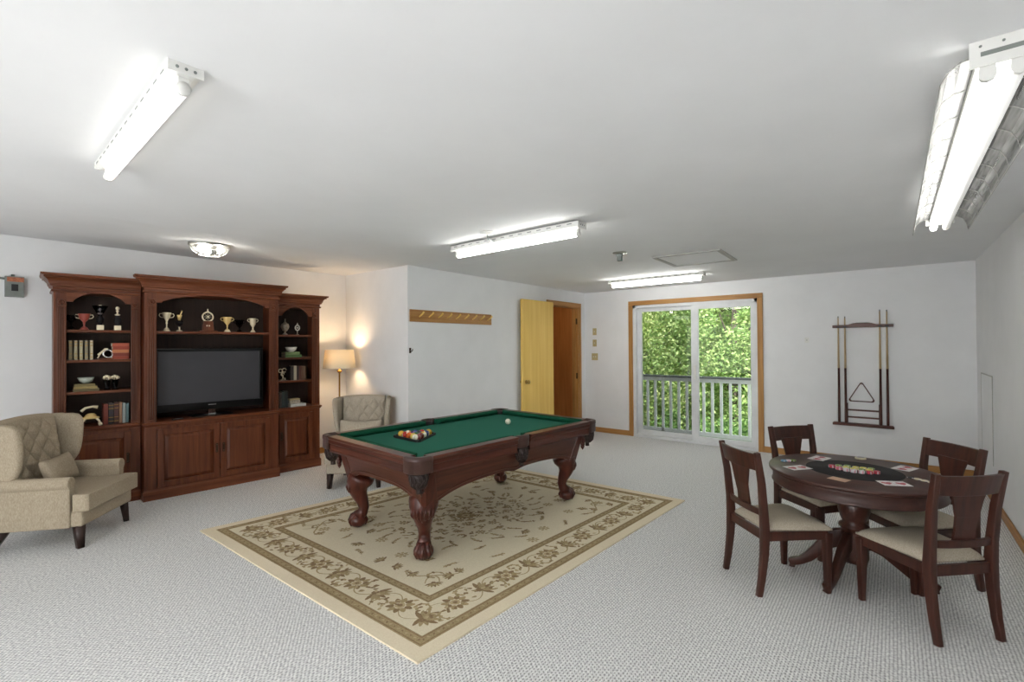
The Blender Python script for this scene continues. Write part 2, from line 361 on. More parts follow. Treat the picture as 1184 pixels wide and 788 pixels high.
def casing(name, plane, a0, a1, zt, w, t, label, axis):
    """a0..a1 outer extents, drawn on y=plane (axis x) or x=plane (axis y)"""
    root = thing(name, (0, 0, 0), 0, label, 'door casing', kind='structure')
    def bx(u0, u1, z0, z1, nm, mt):
        m = MB()
        if axis == 'x': m.box(u0, u1, plane-t, plane, z0, z1)
        else: m.box(plane, plane+t, u0, u1, z0, z1)
        m.build(nm, mt, root, bevel=.003)
    bx(a0, a0+w, 0, zt-w, 'casing_upright', M['oak']); bx(a1-w, a1, 0, zt-w, 'casing_upright', M['oak'])
    bx(a0, a1, zt-w, zt, 'casing_head', M['oak_x'] if axis == 'x' else M['oak_y'])
casing('trim_1', YB, -3.446, -1.424, 2.237, .072, .02, 'oak casing around the sliding glass door', 'x')
casing('trim_2', XC, 6.207, 7.254, 2.242, .066, .02, 'oak casing around the open doorway', 'y')
# --- sliding door
d1 = thing('door_1', (0, YB, 0), 0, 'white framed sliding glass door onto the balcony', 'door', kind='structure')
f = MB()
f.box(DX0, DX0+.05, .0, .12, .03, DZ).box(DX1-.045, DX1, .0, .12, .03, DZ).box(DX0, DX1, .0, .12, DZ-.05, DZ).box(DX0, DX1, -.005, .13, 0, .04)
f.build('frame', M['vinyl'], d1, bevel=.003)
def sash(x0, x1, y0, y1, sl, sr):
    m = MB(); z0, z1 = .04, DZ-.05
    m.box(x0, x0+sl, y0, y1, z0, z1).box(x1-sr, x1, y0, y1, z0, z1).box(x0+sl, x1-sr, y0, y1, z1-.06, z1).box(x0+sl, x1-sr, y0, y1, z0, z0+.075)
    o = m.build('sash', M['vinyl'], d1, bevel=.003)
    MB().box(x0+sl, x1-sr, (y0+y1)/2-.003, (y0+y1)/2+.003, z0+.075, z1-.06).build('pane', M['glass'], o)
    return o
sash(DX0+.05, -2.36, .07, .105, .075, .085)
sc_m = new('insect_screen'); _n, _l = sc_m[1], sc_m[2]; _n.remove(sc_m[3]); _t = _n.new('ShaderNodeBsdfTransparent'); _t.inputs[0].default_value = (.72, .72, .72, 1); _l.new(_t.outputs[0], _n['Material Output'].inputs[0])
MB().box(DX0+.05, -2.40, .115, .1165, .05, DZ-.05).build('insect_screen', sc_m[0], d1)
s2 = sash(-2.42, DX1-.045, .02, .055, .1, .05)
MB().box(-2.385, -2.36, .0, .02, .98, 1.2).build('handle', M['white'], s2, bevel=.004)
# --- wooden door, folded back against the wall
d2 = thing('door_2', (XC, 0, 0), 0, 'yellow birch flush door folded open against the wall', 'door', kind='structure')
MB().box(.045, .08, 5.475, 6.285, .012, 2.2).build('slab', M['birch'], d2, bevel=.002)
k = MB().lathe([(.028, 0), (.028, .006), (.012, .01), (.012, .03), (.026, .04), (.029, .05), (.022, .062), (0, .065)], (.08, 5.56, .98), 16, axis='x'); k.build('knob', M['brass'], d2)
k = MB().lathe([(.0, -.036), (.022, -.035), (.026, -.025), (.012, -.012), (.012, 0)], (.045, 5.53, .98), 16, axis='x'); k.build('knob', M['brass'], d2)
for z in (.25, 1.1, 1.95): MB().lathe([(.008, -.045), (.008, .045)], (.036, 6.262, z), 8).build('hinge', M['brass'], d2)
jm = thing('trim_3', (XC, 0, 0), 0, 'oak door jamb lining the doorway', 'door jamb', kind='structure')
MB().box(-.12, 0, OY0-.0, OY0+.02, 0, OZ).build('jamb', M['oak'], jm); MB().box(-.12, 0, OY1-.02, OY1, 0, OZ).box(-.075, -.045, OY1-.035, OY1-.02, 0, OZ-.02).build('jamb', M['oak'], jm)
MB().box(-.12, 0, OY0+.02, OY1-.02, OZ-.02, OZ).build('head_jamb', M['oak_y'], jm)
for z in (1.93, .98): MB().box(-.04, -.01, OY1-.023, OY1-.02, z-.05, z+.05).build('strike_plate', M['bronze'], jm)
hall = MB().box(-1.25, -1.2, 5.6, 7.6, 0, 2.3).box(-1.2, -.12, 5.6, 5.65, 0, 2.3).box(-1.2, -.12, 7.32, 7.37, 0, 2.3)
S(hall.build('wall_hall', M['panel'], loc=(XC, 0, 0)), 'orange wood panelled closet seen through the doorway', 'wall')
S(MB().box(-1.25, -.12, 5.6, 7.4, 2.3, 2.35).build('ceiling_hall', M['panel'], loc=(XC, 0, 0)), 'closet ceiling behind the doorway', 'ceiling')
hl = thing('closet_light', (XC-.4, 6.45, 2.3), 0, 'small bulb on the closet ceiling behind the open doorway', 'ceiling light')
MB().lathe([(.05, 0), (.05, -.02), (.02, -.03)], seg=16).build('socket', M['white'], hl); MB().ball((0, 0, -.06), .03).build('bulb', M['warmbulb'], hl)

# ------------------------------------------------------------------ outside
RY = 8.7
S(MB().box(-5.5, .9, YB+.15, RY+.1, -.3, -.15).build('floor_deck', M['deck']), 'grey boarded balcony deck outside the sliding door', 'deck')
rl = thing('balcony_railing', (-2.6, RY, -.15), 0, 'white balcony railing with square balusters and a dark cap, outside the glass', 'railing')
MB().box(-2.6, 3.2, -.055, .055, 1.06, 1.095).build('cap_rail', M['rail_dark'], rl, bevel=.004)
MB().box(-2.6, 3.2, -.02, .02, .99, 1.06).build('top_rail', M['rail_white'], rl)
MB().box(-2.6, 3.2, -.02, .02, .04, .11).build('bottom_rail', M['rail_white'], rl)
x = -2.55
while x < 3.2:
    MB().box(x-.02, x+.02, -.02, .02, .0 if int(round((x+2.55)/.148)) % 12 == 0 else .11, .99).build('baluster', M['rail_white'], rl); x += .148
S(MB().box(-40, 20, YB+.3, 50, -3.4, -3.2).build('floor_ground', M['grass']), 'green ground below the balcony', 'ground')
def crown(cx, cy, cz_, rx, ry, rz, nleaf, size, seed):
    rnd = random.Random(seed); m = MB(); clumps = []
    for i in range(70):
        while 1:
            p = Vector((rnd.uniform(-1, 1), rnd.uniform(-1, 1), rnd.uniform(-1, 1)))
            if .35 < p.length < 1: break
        clumps.append((p, rnd.uniform(.16, .32)))
    for i in range(nleaf):
        p, r = rnd.choice(clumps); d = Vector((rnd.gauss(0, 1), rnd.gauss(0, 1), rnd.gauss(0, 1))).normalized()*r*rnd.uniform(.6, 1.05)
        q = p+d; q = Vector((q.x*rx, q.y*ry, q.z*rz))
        s = size*rnd.uniform(.6, 1.3)
        a = Vector((rnd.gauss(0, 1), rnd.gauss(0, 1), rnd.gauss(0, .7))).normalized(); b = a.cross(Vector((rnd.gauss(0, 1), rnd.gauss(0, 1), rnd.gauss(0, 1)))).normalized()
        m.add([q-a*s, q+b*s*.5, q+a*s, q-b*s*.5], [(0, 1, 2, 3)])
    return m
def tree(x, y, zc, rx, rz, n, mat, label, seed, size=.085, cat='tree', nm='leafy_tree', grp='trees beyond the balcony'):
    t = thing(nm, (x, y, -3.2), seed, label, cat, grp)
    crown(0, 0, 0, rx, rx, rz, int(n*2.2), size*.62, seed).build('foliage', mat, t, loc=(0, 0, zc+3.2), fix=False)
    rnd = random.Random(seed)
    tr = MB(); tr.tube([(0, 0, 0), (.05, .03, (zc+3.2)*.5), (0, .08, zc+3.2), (.05, 0, zc+3.2+rz*.6)], [.16, .12, .09, .03], 8)
    for i in range(7):
        a = rnd.uniform(0, 6.28); z = (zc+3.2)*rnd.uniform(.6, 1.05); tr.tube([(0, .05, z), (cos(a)*rx*.4, sin(a)*rx*.4, z+rz*.35), (cos(a)*rx*.7, sin(a)*rx*.7, z+rz*.5)], [.05, .03, .012], 6)
    tr.build('trunk', M['trunk'], t)
tree(-6.3, 13.2, 1.2, 2.1, 3.2, 15000, M['leaf_a'], 'pale yellow-green leafy tree seen through the left pane', 1)
tree(-3.2, 13.4, 1.6, 2.2, 3.4, 16000, M['leaf_b'], 'mid green tree standing behind the middle stile of the sliding door', 2)
tree(-4.3, 16.8, 2.6, 2.8, 4.2, 14000, M['leaf_a'], 'tall bright tree standing furthest back between the two nearer crowns', 3, .11)
tree(-9.5, 17.0, 2.0, 2.9, 4.6, 12000, M['leaf_b'], 'large green tree at the left edge of the glass', 4, .12)
tree(-.9, 14.5, 1.4, 2.2, 3.6, 12000, M['leaf_a'], 'bright leafy tree filling the upper right pane', 5, .1)
tree(-7.2, 21, 2.0, 3.5, 5.2, 12000, M['leaf_c'], 'dark green tree in the far background of the left pane', 6, .16)
tree(-2.0, 20.5, 2.2, 3.6, 5.4, 12000, M['leaf_c'], 'dark green tree in the far background of the right pane', 8, .16)
for i, (bx_, by_, lb) in enumerate([(-5.6, 11.2, 'dark green bush below the left balusters'), (-3.9, 11.0, 'dark green bush below the middle of the railing'), (-2.2, 11.2, 'dark green bush below the right balusters')]):
    tree(bx_, by_, -1.6, 1.2, 1.5, 7000, M['leaf_c'], lb, 20+i, .08, 'bush', 'leafy_bush', 'bushes below the railing')

# ------------------------------------------------------------------ ceiling fixtures
def strip(name, x0, x1, y, zt, ztop, label, rz=0, width=.11, n=1, group='fluorescent strip lights', tm='tube'):
    L = x1-x0; t = thing(name, ((x0+x1)/2, y, ztop), rz, label, 'ceiling light', group)
    h = MB(); a = L/2; w2 = width/2; zh = zt-ztop+.035
    h.prism([(-w2, 0), (w2, 0), (w2, zh+.012), (w2*.55, zh), (-w2*.55, zh), (-w2, zh+.012)], lambda u, v, s: (s, u, v), -a-.02, a+.02)
    for i in range(14):
        xx = -a+(i+.5)*L/14
        for sy in (-1, 1): h.box(xx-.03, xx+.012, sy*w2-.001, sy*w2+.001, -.018, -.011, 1)
    h.build('housing', [M['white'], M['grey']], t, bevel=.002)
    ys = [0] if n == 1 else [-.031, .031]
    for yy in ys:
        tb = MB().lathe([(.012, -a+.02), (.019, -a+.022), (.019, a-.022), (.012, a-.02)], (0, yy, zt-ztop), 14, axis='x'); tb.build('tube', M[tm], t)
        for s in (-1, 1):
            MB().lathe([(.0, -.009), (.022, -.009), (.022, .009), (0, .009)], (s*(a-.01), yy, zt-ztop), 14, axis='x').box(s*(a-.01)-.008, s*(a-.01)+.008, yy-.016, yy+.016, zt-ztop, zh+.01).build('socket', M['white'], t)
    for s in (-1, 1):
        e = MB().box(s*(a+.022)-.002, s*(a+.022)+.002, -w2-.003, w2+.003, zh, 0)
        for yy in (-.025, 0, .025): e.lathe([(0, -.004), (.005, -.004), (.005, .004), (0, .004)], (s*(a+.022), yy, zh*.5), 8, 1, 'x')
        e.build('end_plate', [M['white'], M['grey']], t)
    return t
strip('strip_light', -3.04, -1.80, .555, 2.372, 2.44, 'single tube fluorescent strip above the cherry wall unit, nearest at upper left', R_(-2), tm='tube_dim', width=.095)
strip('strip_light', -3.12, -1.80, 3.062, 2.345, 2.43, 'fluorescent strip above the pool table, with a pull switch at its left end', R_(-1.5), tm='tube_warm')
strip('strip_light', -3.17, -1.89, 6.25, 2.36, 2.44, 'fluorescent strip furthest back, in front of the sliding door', tm='tube_new')
strip('strip_light', -3.0, -1.7, -1.5, 2.36, 2.44, 'fluorescent strip behind the viewer on the left side of the room', tm='tube_dim')  # extra fixture out of view, added to light the room from behind
# big twin fixture with clear wing reflectors
bt = thing('twin_tube_light', (.266, 3.28, 2.44), pi/2, 'long twin tube fluorescent light with clear wing reflectors, above the card table', 'ceiling light')
a = 1.25; h = MB()
h.prism([(-.055, 0), (.055, 0), (.055, -.055), (.03, -.075), (-.03, -.075), (-.055, -.055)], lambda u, v, s: (s, u, v), -a, a); h.build('housing', M['white'], bt, bevel=.002)
for yy in (-.034, .034):
    MB().lathe([(.012, -a+.01), (.019, -a+.012), (.019, a-.012), (.012, a-.01)], (0, yy, -.1), 14, axis='x').build('tube', M['tube_mid'] if yy > 0 else M['tube_off'], bt)
    for s in (-1, 1): MB().prism([(-.017, 0), (.017, 0), (.02, -.03)]+[(.02*cos(q), -.035+.02*sin(q)) for q in [-.3, -.8, -1.57, -2.3, -2.8]]+[(-.02, -.03)], lambda u, v, q: (q, yy+u, -.07+v), s*a-.008, s*a+.008).build('socket', M['white'], bt)
for s in (-1, 1):
    e = MB().box(s*(a+.012)-.003, s*(a+.012)+.003, -.075, .075, -.08, 0).box(s*(a+.016)-.001, s*(a+.016)+.001, -.06, .05, -.05, -.036, 1)
    for yy in (-.05, .0, .05): e.lathe([(0, -.005), (.004, -.005), (.004, .005), (0, .005)], (s*(a+.013), yy, -.018), 8, 1, 'x')
    e.build('end_plate', [M['white'], M['grey']], bt, bevel=.001)
    wg = MB()
    pr = [(s*.05, -.03), (s*.09, -.035), (s*.12, -.055), (s*.138, -.09), (s*.146, -.135)]
    for q in range(len(pr)-1):
        (u0, v0), (u1, v1) = pr[q], pr[q+1]
        wg.add([(-a+.02, u0, v0), (a, u0, v0), (a, u1, v1), (-a+.02, u1, v1), (-a+.02, u0, v0+.003), (a, u0, v0+.003), (a, u1+.003*s, v1), (-a+.02, u1+.003*s, v1)],
               [(0, 1, 2, 3), (7, 6, 5, 4), (0, 3, 7, 4), (1, 5, 6, 2), (3, 2, 6, 7), (0, 4, 5, 1)], 0, False)
    wo = wg.build('wing_reflector', M['wing'], bt)
    rb = MB()
    for i in range(11):
        xx = -a+.02+i*(2*a-.02)/10; rb.tube([(xx, u, v-.002) for u, v in pr], .0022, 5)
    for u, v in (pr[0], pr[-1]): rb.tube([(-a+.02, u, v), (a, u, v)], .0025, 5)
    rb.build('rib', M['marks'], wo)
# pull switch and its plate above the middle strip
sw = thing('ceiling_socket', (-2.555, 2.86, 2.44), 0, 'white round ceiling socket with a short cord, beside the strip above the pool table', 'ceiling socket')
MB().lathe([(.055, 0), (.055, -.012), (.03, -.02), (.0, -.02)], seg=20).build('plate', M['white'], sw)
MB().tube([(0, 0, -.02), (-.03, .05, -.045), (-.05, .13, -.05), (-.05, .17, -.04)], .006, 6).build('cord', M['grey'], sw)
s2_ = thing('hanging_hook', (-2.12, 4.36, 2.44), 0, 'small grey bracket hanging from the ceiling between the hatch and the middle strip', 'ceiling bracket')
MB().lathe([(.07, 0), (.07, -.008), (.03, -.014), (0, -.014)], seg=16).build('plate', M['steel'], s2_)
MB().box(-.022, .022, -.018, .018, -.085, -.014).box(-.03, .03, -.02, .02, -.03, -.02).build('bracket', M['grey'], s2_, bevel=.003)
hp = thing('ceiling_hatch', (-1.64, 5.17, 2.44), R_(2), 'square white access hatch in the ceiling with a thin worn trim', 'ceiling hatch')
MB().box(-.3, .3, -.33, .33, -.006, 0).build('panel', M['ceiling'], hp)
m = MB().box(-.34, -.3, -.37, .37, -.014, 0).box(.3, .34, -.37, .37, -.014, 0).box(-.3, .3, -.37, -.33, -.014, 0).box(-.3, .3, .33, .37, -.014, 0); m.build('trim', M['marks'], hp, bevel=.002)
# dome light
dl = thing('dome_light', (-4.95, 1.67, cz(-4.95)), 0, 'round flush ceiling light with clear glass and lit bulbs above the wall unit', 'ceiling light')
MB().lathe([(.17, 0), (.17, -.012), (.155, -.02), (0, -.02)], seg=32).build('canopy', M['steel'], dl)
for i in range(3):
    a_ = R_(52+120*i); MB().ball((cos(a_)*.09, sin(a_)*.09, -.055), .03, 12).build('bulb', M['bulb'], dl)
gl = MB().lathe([(.165, -.015), (.16, -.03), (.14, -.07), (.1, -.1), (.095, -.103)], seg=32, cap=False); gl.build('glass_bowl', M['acrylic'], dl)
m = MB()
m.lathe([(.1, -.1), (.102, -.106), (.09, -.108), (.088, -.101), (.1, -.1)], seg=32, cap=False); m.lathe([(.163, -.012), (.172, -.02), (.165, -.028), (.163, -.012)], seg=32, cap=False)
for i in range(6):
    a_ = R_(60*i+20); m.tube([(cos(a_)*.163, sin(a_)*.163, -.02), (cos(a_)*.14, sin(a_)*.14, -.071), (cos(a_)*.1, sin(a_)*.1, -.103)], .004, 6)
m.build('ring_frame', M['steel'], dl)

# ------------------------------------------------------------------ wall fittings
cr_ = thing('coat_peg_rail', (XC, 0, 0), 0, 'oak peg rail with a row of wooden pegs on the white wall', 'coat rack')
MB().box(0, .02, 3.47, 4.865, 1.80, 1.94).build('board', M['oak_y'], cr_, bevel=.003)
for i in range(9):
    yy = 3.6+i*.148
    MB().tube([(.02, yy, 1.86), (.07, yy, 1.885), (.10, yy, 1.91)], [.009, .009, .011], 8).build('peg', M['birch'], cr_)
hk = thing('wall_hook', (XC, 3.478, 1.47), 0, 'small dark metal hook on the wall corner below the peg rail', 'hook')
MB().box(0, .006, -.012, .012, -.03, .03).build('plate', M['bronze'], hk); MB().tube([(.004, 0, 0), (.03, 0, -.01), (.045, 0, .0), (.045, 0, .02)], .005, 6).build('hook', M['bronze'], hk)
for i, (z, wd, hh, lb) in enumerate([(1.75, .075, .12, 'topmost of the three beige plates beside the doorway'), (1.55, .075, .12, 'middle one of the three beige plates beside the doorway'), (1.31, .12, .12, 'lowest and widest beige switch plate beside the doorway')]):
    t = thing('switch_plate', (-4.09, YB, z), 0, lb, 'light switch', 'beige plates beside the doorway')
    MB().box(-wd/2, wd/2, -.006, 0, -hh/2, hh/2).build('plate', M['plate'], t, bevel=.002)
    for dx in ([0] if i < 2 else [-.022, .022]): MB().box(dx-.006, dx+.006, -.014, -.006, -.012, .012).build('toggle', M['porcelain'], t)
t = thing('junction_box', (XL, .53, 2.095), 0, 'small grey metal box with a copper top strip, left of the wall unit', 'electrical box')
MB().box(0, .05, -.062, .062, -.095, .095).build('housing', M['grey'], t, bevel=.004)
MB().box(.05, .054, -.05, .058, .045, .085).build('top_strip', M['copper'], t); MB().box(.05, .056, -.022, .022, -.04, .022).build('display', M['blackm'], t)
MB().tube([(.02, -.01, .095), (.02, -.01, .115)], .012, 8).tube([(.02, -.062, .07), (.02, -.1, .075)], .01, 8).build('conduit', M['grey'], t)
t = thing('wall_plate', (-.899, YB, 1.564), 0, 'small white plate on the back wall left of the cue rack', 'wall plate')
MB().box(-.025, .025, -.005, 0, -.035, .035).build('plate', M['white'], t, bevel=.002); MB().box(-.004, .004, -.007, -.005, -.006, .006).build('screw', M['grey'], t)
t = thing('access_panel', (XR-.0005, 6.69, .77), 0, 'narrow flush access panel painted white on the right wall', 'wall panel')
MB().box(-.004, 0, -.35, .35, -.42, .42).build('panel', M['wall'], t)
MB().box(-.006, -.0, -.358, -.35, -.42, .43).box(-.006, 0, .35, .358, -.42, .43).box(-.006, 0, -.358, .358, .42, .43).build('seam', M['marks'], t)
# cue rack
ck = thing('cue_rack', (0, YB, 0), 0, 'dark wood wall rack for cues with two cross rails, beside the sliding door', 'cue rack')
top = [(-.612, 0), (0.005, 0), (.005, .035), (-.16, .038), (-.21, .055), (-.25, .062), (-.36, .062), (-.40, .055), (-.45, .038), (-.612, .035)]
MB().prism(top, lambda u, v, q: (u, q, 1.715+v), -.045, -.005).build('top_rail', M['table_wood_x'], ck, bevel=.004)
MB().box(-.62, 0.0, -.06, 0, .475, .505).box(-.61, -.01, -.055, 0, .505, .512).build('bottom_shelf', M['table_wood_x'], ck, bevel=.003)
for xx in (-.468, -.138): MB().box(xx-.01, xx+.01, -.012, 0, .505, .76).build('upright', M['leg_wood'], ck)
for zz in (.675, .585): MB().box(-.46, -.146, -.02, -.004, zz-.01, zz+.01).build('cross_rail', M['table_wood_x'], ck, bevel=.002)
cl = MB(); 
for xx in (-.55, -.48, -.128, -.06): cl.box(xx-.02, xx+.02, -.052, -.045, 1.72, 1.735)
cl.build('clip', M['blackm'], ck)
M['cue_light'] = wood('maple_shaft', (176, 150, 110), (200, 176, 136), 'z', .4)
for xx, zt, lb in ((-.55, 1.865, 'leftmost cue, light shaft with a dark butt'), (-.48, 1.86, 'second cue from the left, beside the triangle'), (-.128, 1.93, 'third cue from the left, standing taller, right of the triangle'), (-.06, 1.925, 'rightmost cue in the rack')):
    t = thing('billiard_cue', (xx, YB-.032, .512), 0, lb+', in the wall rack', 'cue', 'cues in the wall rack')
    MB().lathe([(.0145, 0), (.0145, .02), (.012, .69)], seg=10).build('butt', M['leg_wood'], t)
    MB().lathe([(.012, .69), (.0065, zt-.512-.02)], seg=10).build('shaft', M['cue_light'], t)
    MB().lathe([(.0066, zt-.532), (.0066, zt-.512)], seg=10).build('tip', M['grey'], t)
def tri_ring(r_out, wd, h_, z0):
    m = MB(); pts = []
    for k_ in range(3):
        a_ = pi/2+k_*2*pi/3
        for d in (-.35, 0, .35): pts.append((r_out*.86*cos(a_)+r_out*.14*cos(a_+d*2.4), r_out*.86*sin(a_)+r_out*.14*sin(a_+d*2.4)))
    n = len(pts); q = 1-wd/(r_out*.5)
    vs = [(x, y, z) for z in (z0, z0+h_) for sc_ in (1, q) for x, y in [(p[0]*sc_, p[1]*sc_) for p in pts]]
    fs = []
    for i in range(n):
        j = (i+1) % n; fs += [(i, j, 2*n+j, 2*n+i), (n+j, n+i, 3*n+i, 3*n+j), (2*n+i, 2*n+j, 3*n+j, 3*n+i), (j, i, n+i, n+j)]
    return m.add(vs, fs)
o = tri_ring(.16, .011, .02, 0).build('ball_triangle', M['leg_wood'], loc=(-.318, YB-.002, .87), rot=(pi/2, 0, 0), bevel=.002); o.scale = (.93, .98, 1)
tag(o, 'dark wooden triangle hanging between the cues on the wall rack', 'billiard triangle')

# ------------------------------------------------------------------ wall unit
UO = Vector((-5.777, 1.373, 0)); UA = math.atan2(1.284, .12)
def U(x, y, z=0):   # unit frame -> world
    return (UO.x+x*cos(UA)-y*sin(UA), UO.y+x*sin(UA)+y*cos(UA), z)
def arch_poly(x0, x1, zb, zt, za, n=14, sh=.045):
    """valance outline: top straight at zt, bottom corners at zb with small shoulders, arc rising to za"""
    P = [(x0, zt), (x0, zb), (x0+sh, zb), (x0+sh*1.15, zb+.018)]
    xa, xb = x0+sh*1.15, x1-sh*1.15
    for i in range(1, n): t = i/n; P.append((xa+(xb-xa)*t, zb+.018+(za-zb-.018)*sin(pi*t)**.75))
    return P+[(x1-sh*1.15, zb+.018), (x1-sh, zb), (x1, zb), (x1, zt)]
def raised_door(root, x0, x1, z0, z1, yf, hx):
    """framed door with raised field, in front of yf"""
    d = MB(); s = .055
    d.box(x0, x0+s, yf-.026, yf, z0, z1).box(x1-s, x1, yf-.026, yf, z0, z1).box(x0+s, x1-s, yf-.026, yf, z0, z0+s).box(x0+s, x1-s, yf-.026, yf, z1-s, z1)
    dd = d.build('door', M['cherry'], root, bevel=.004)
    q = MB(); a0, a1, b0, b1 = x0+s, x1-s, z0+s, z1-s; g = .035
    q.add([(a0, yf-.004, b0), (a1, yf-.004, b0), (a1, yf-.004, b1), (a0, yf-.004, b1), (a0+g, yf-.022, b0+g), (a1-g, yf-.022, b0+g), (a1-g, yf-.022, b1-g), (a0+g, yf-.022, b1-g)],
          [(0, 1, 5, 4), (1, 2, 6, 5), (2, 3, 7, 6), (3, 0, 4, 7), (4, 5, 6, 7)])
    q.box(a0, a1, yf-.004, yf, b0, b1)
    q.build('raised_panel', M['cherry'], dd)
    hz = (z0+z1)/2+.03
    MB().box(hx-.012, hx+.012, yf-.03, yf-.026, hz-.05, hz+.05).tube([(hx, yf-.03, hz-.035), (hx, yf-.048, hz-.028), (hx, yf-.051, hz), (hx, yf-.048, hz+.028), (hx, yf-.03, hz+.035)], .004, 6).build('handle', M['bronze'], dd)
def bay(name, x0, x1, yf, label, sl, sr, shelves, zt, ztop, doors, zb, za, pil=True, sides=(1, 1), yb=.46, yr=(None, None)):
    root = thing(name, U(0, 0), UA, label, 'cabinet', None)
    c = MB(); zc = .745; th = .022
    # base case
    c.box(x0, x0+th, yf, yb, .0, zc).box(x1-th, x1, yf, yb, 0, zc).box(x0+th, x1-th, yb-.015, yb, 0, zc).box(x0+th, x1-th, yf+.0, yb-.015, .06, .1)
    c.box(x0+th, x0+sl, yf, yf+.02, .1, zc).box(x1-sr, x1-th, yf, yf+.02, .1, zc).box(x0+sl, x1-sr, yf, yf+.02, .1, .13).box(x0+sl, x1-sr, yf, yf+.02, .69, zc)
    # upper case
    c.box(x0, x0+th, yf+.0, yb, zc+.03, zt).box(x1-th, x1, yf+.0, yb, zc+.03, zt).box(x0+th, x1-th, yf, yb, zt-.02, zt)
    c.build('carcass', M['cherry'], root, bevel=.002)
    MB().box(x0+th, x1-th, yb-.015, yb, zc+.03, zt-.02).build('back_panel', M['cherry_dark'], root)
    # pilasters with flutes and rosette block
    for a0, a1 in ((x0+th, x0+sl), (x1-sr, x1-th)):
        p = MB(); p.box(a0, a1, yf, yf+.022, zc+.03, zt-.02)
        w_ = (a1-a0); nfl = 3
        if w_ > .04:
            for i in range(nfl+1):
                xx = a0+w_*(.14+.72*i/nfl); p.box(xx-w_*.07, xx+w_*.07, yf-.013, yf, zc+.06, zt-.17)
            p.box(a0+.004, a1-.004, yf-.015, yf, zt-.155, zt-.155+w_*.95)
            p.lathe([(0, -.008), (w_*.15, -.008), (w_*.2, -.002), (w_*.27, -.002), (w_*.32, -.008), (w_*.36, -.006), (w_*.38, 0), (0, 0)], ((a0+a1)/2, yf-.015, zt-.155+w_*.47), 12, 0, 'y')
        p.build('pilaster', M['cherry'], root, bevel=.001)
    v = MB(); v.prism(arch_poly(x0+sl, x1-sr, zb, zt-.02, za), lambda u, vv, q: (u, q, vv), yf, yf+.02); v.build('arched_valance', M['cherry_h'], root)
    for z, z1x in shelves: MB().box(x0+th, x1-th, yf+.025, yb-.015, z-.024, z).build('shelf', M['cherry_h'], root, bevel=.002)
    ct = MB().sweepU(x0, x1, yf, yb, [(0, zc-.012), (.008, zc-.006), (.012, zc+.006), (.02, zc+.01), (.02, zc+.024), (.012, zc+.03), (.0, zc+.03)], 0, *sides, yr[0])
    ct.build('worktop', M['cherry_h'], root)
    MB().sweepU(x0, x1, yf, yb, [(.012, 0), (.012, .085), (.006, .095), (.0, .105), (.0, .106)], 0, *sides, yr[0]).build('plinth', M['cherry_h'], root)
    MB().sweepU(x0, x1, yf, yb, [(0, zt-.03), (.014, zt-.026), (.016, zt-.012), (.004, zt-.006), (.004, zt+.02), (.022, zt+.026), (.024, zt+.04), (.03, zt+.044), (.036, zt+.07), (.056, zt+.095), (.07, ztop-.035), (.064, ztop-.03), (.064, ztop-.024), (.082, ztop-.018), (.086, ztop), (0, ztop)], 0, *sides, yr[1]).build('cornice', M['cherry_h'], root)
    for a0, a1, hx in doors: raised_door(root, a0, a1, .12, .70, yf, hx)
    return root
SH = (1.695, 1.41, 1.11)
bay('bookcase_cabinet', -.645, -.012, .13, 'left tower of the cherry wall unit with three shelves, behind the near armchair', .088, .075, [(z, 0) for z in SH], 2.07, 2.205, [(-.56, -.09, -.115)], 1.955, 2.05, sides=(1, 0))
tvb = bay('television_cabinet', 0, 1.262, 0, 'wide centre section of the cherry wall unit holding the television', .098, .1, [(1.69, 0)], 2.10, 2.238, [(.1, .648, .62), (.656, 1.16, .685)], 1.975, 2.075, yr=(.105, .04))
bay('bookcase_cabinet', 1.274, 1.812, .13, 'right tower of the cherry wall unit with three shelves, beside the floor lamp', .035, .095, [(1.67, 0), (1.39, 0), (1.105, 0)], 2.04, 2.165, [(1.31, 1.715, 1.335)], 1.9, 2.01, sides=(0, 1))
# television
tv = thing('television', U(.615, .16, .775), UA, 'black flat screen television on its stand in the wall unit', 'television')
f = MB(); w2, z0, z1 = .515, .07, .735
f.box(-w2, w2, -.03, .03, z0, z0+.075).box(-w2, w2, -.03, .03, z1-.03, z1).box(-w2, -w2+.03, -.03, .03, z0+.075, z1-.03).box(w2-.03, w2, -.03, .03, z0+.075, z1-.03).box(-w2+.05, w2-.05, .03, .05, z0+.05, z1-.05)
f.build('frame', M['black'], tv, bevel=.005)
MB().box(-w2+.03, w2-.03, -.018, .028, z0+.075, z1-.03).build('screen', M['screen'], tv)
lg = MB()
for i in range(7):
    xx = -.033+i*.011; lg.box(xx-.004, xx+.004, -.0315, -.03, z0+.046, z0+.054)
lg.build('logo', M['steel'], tv)
MB().prism([(-.17, -.09), (.17, -.09), (.2, -.05), (.2, .09), (-.2, .09), (-.2, -.05)], lambda u, v, q: (u, v, q), 0, .012).build('stand_foot', M['black'], tv, bevel=.003)
MB().box(-.035, .035, -.015, .02, .012, z0).build('stand_neck', M['chrome'], tv)
t = thing('remote_control', U(.28, .04, .775), UA+.3, 'small black remote control lying below the television', 'remote control')
MB().box(-.05, .05, -.015, .015, 0, .014).build('body', M['blackm'], t, bevel=.004); MB().box(-.03, .0, -.006, .006, .014, .016).build('button', M['grey'], t)

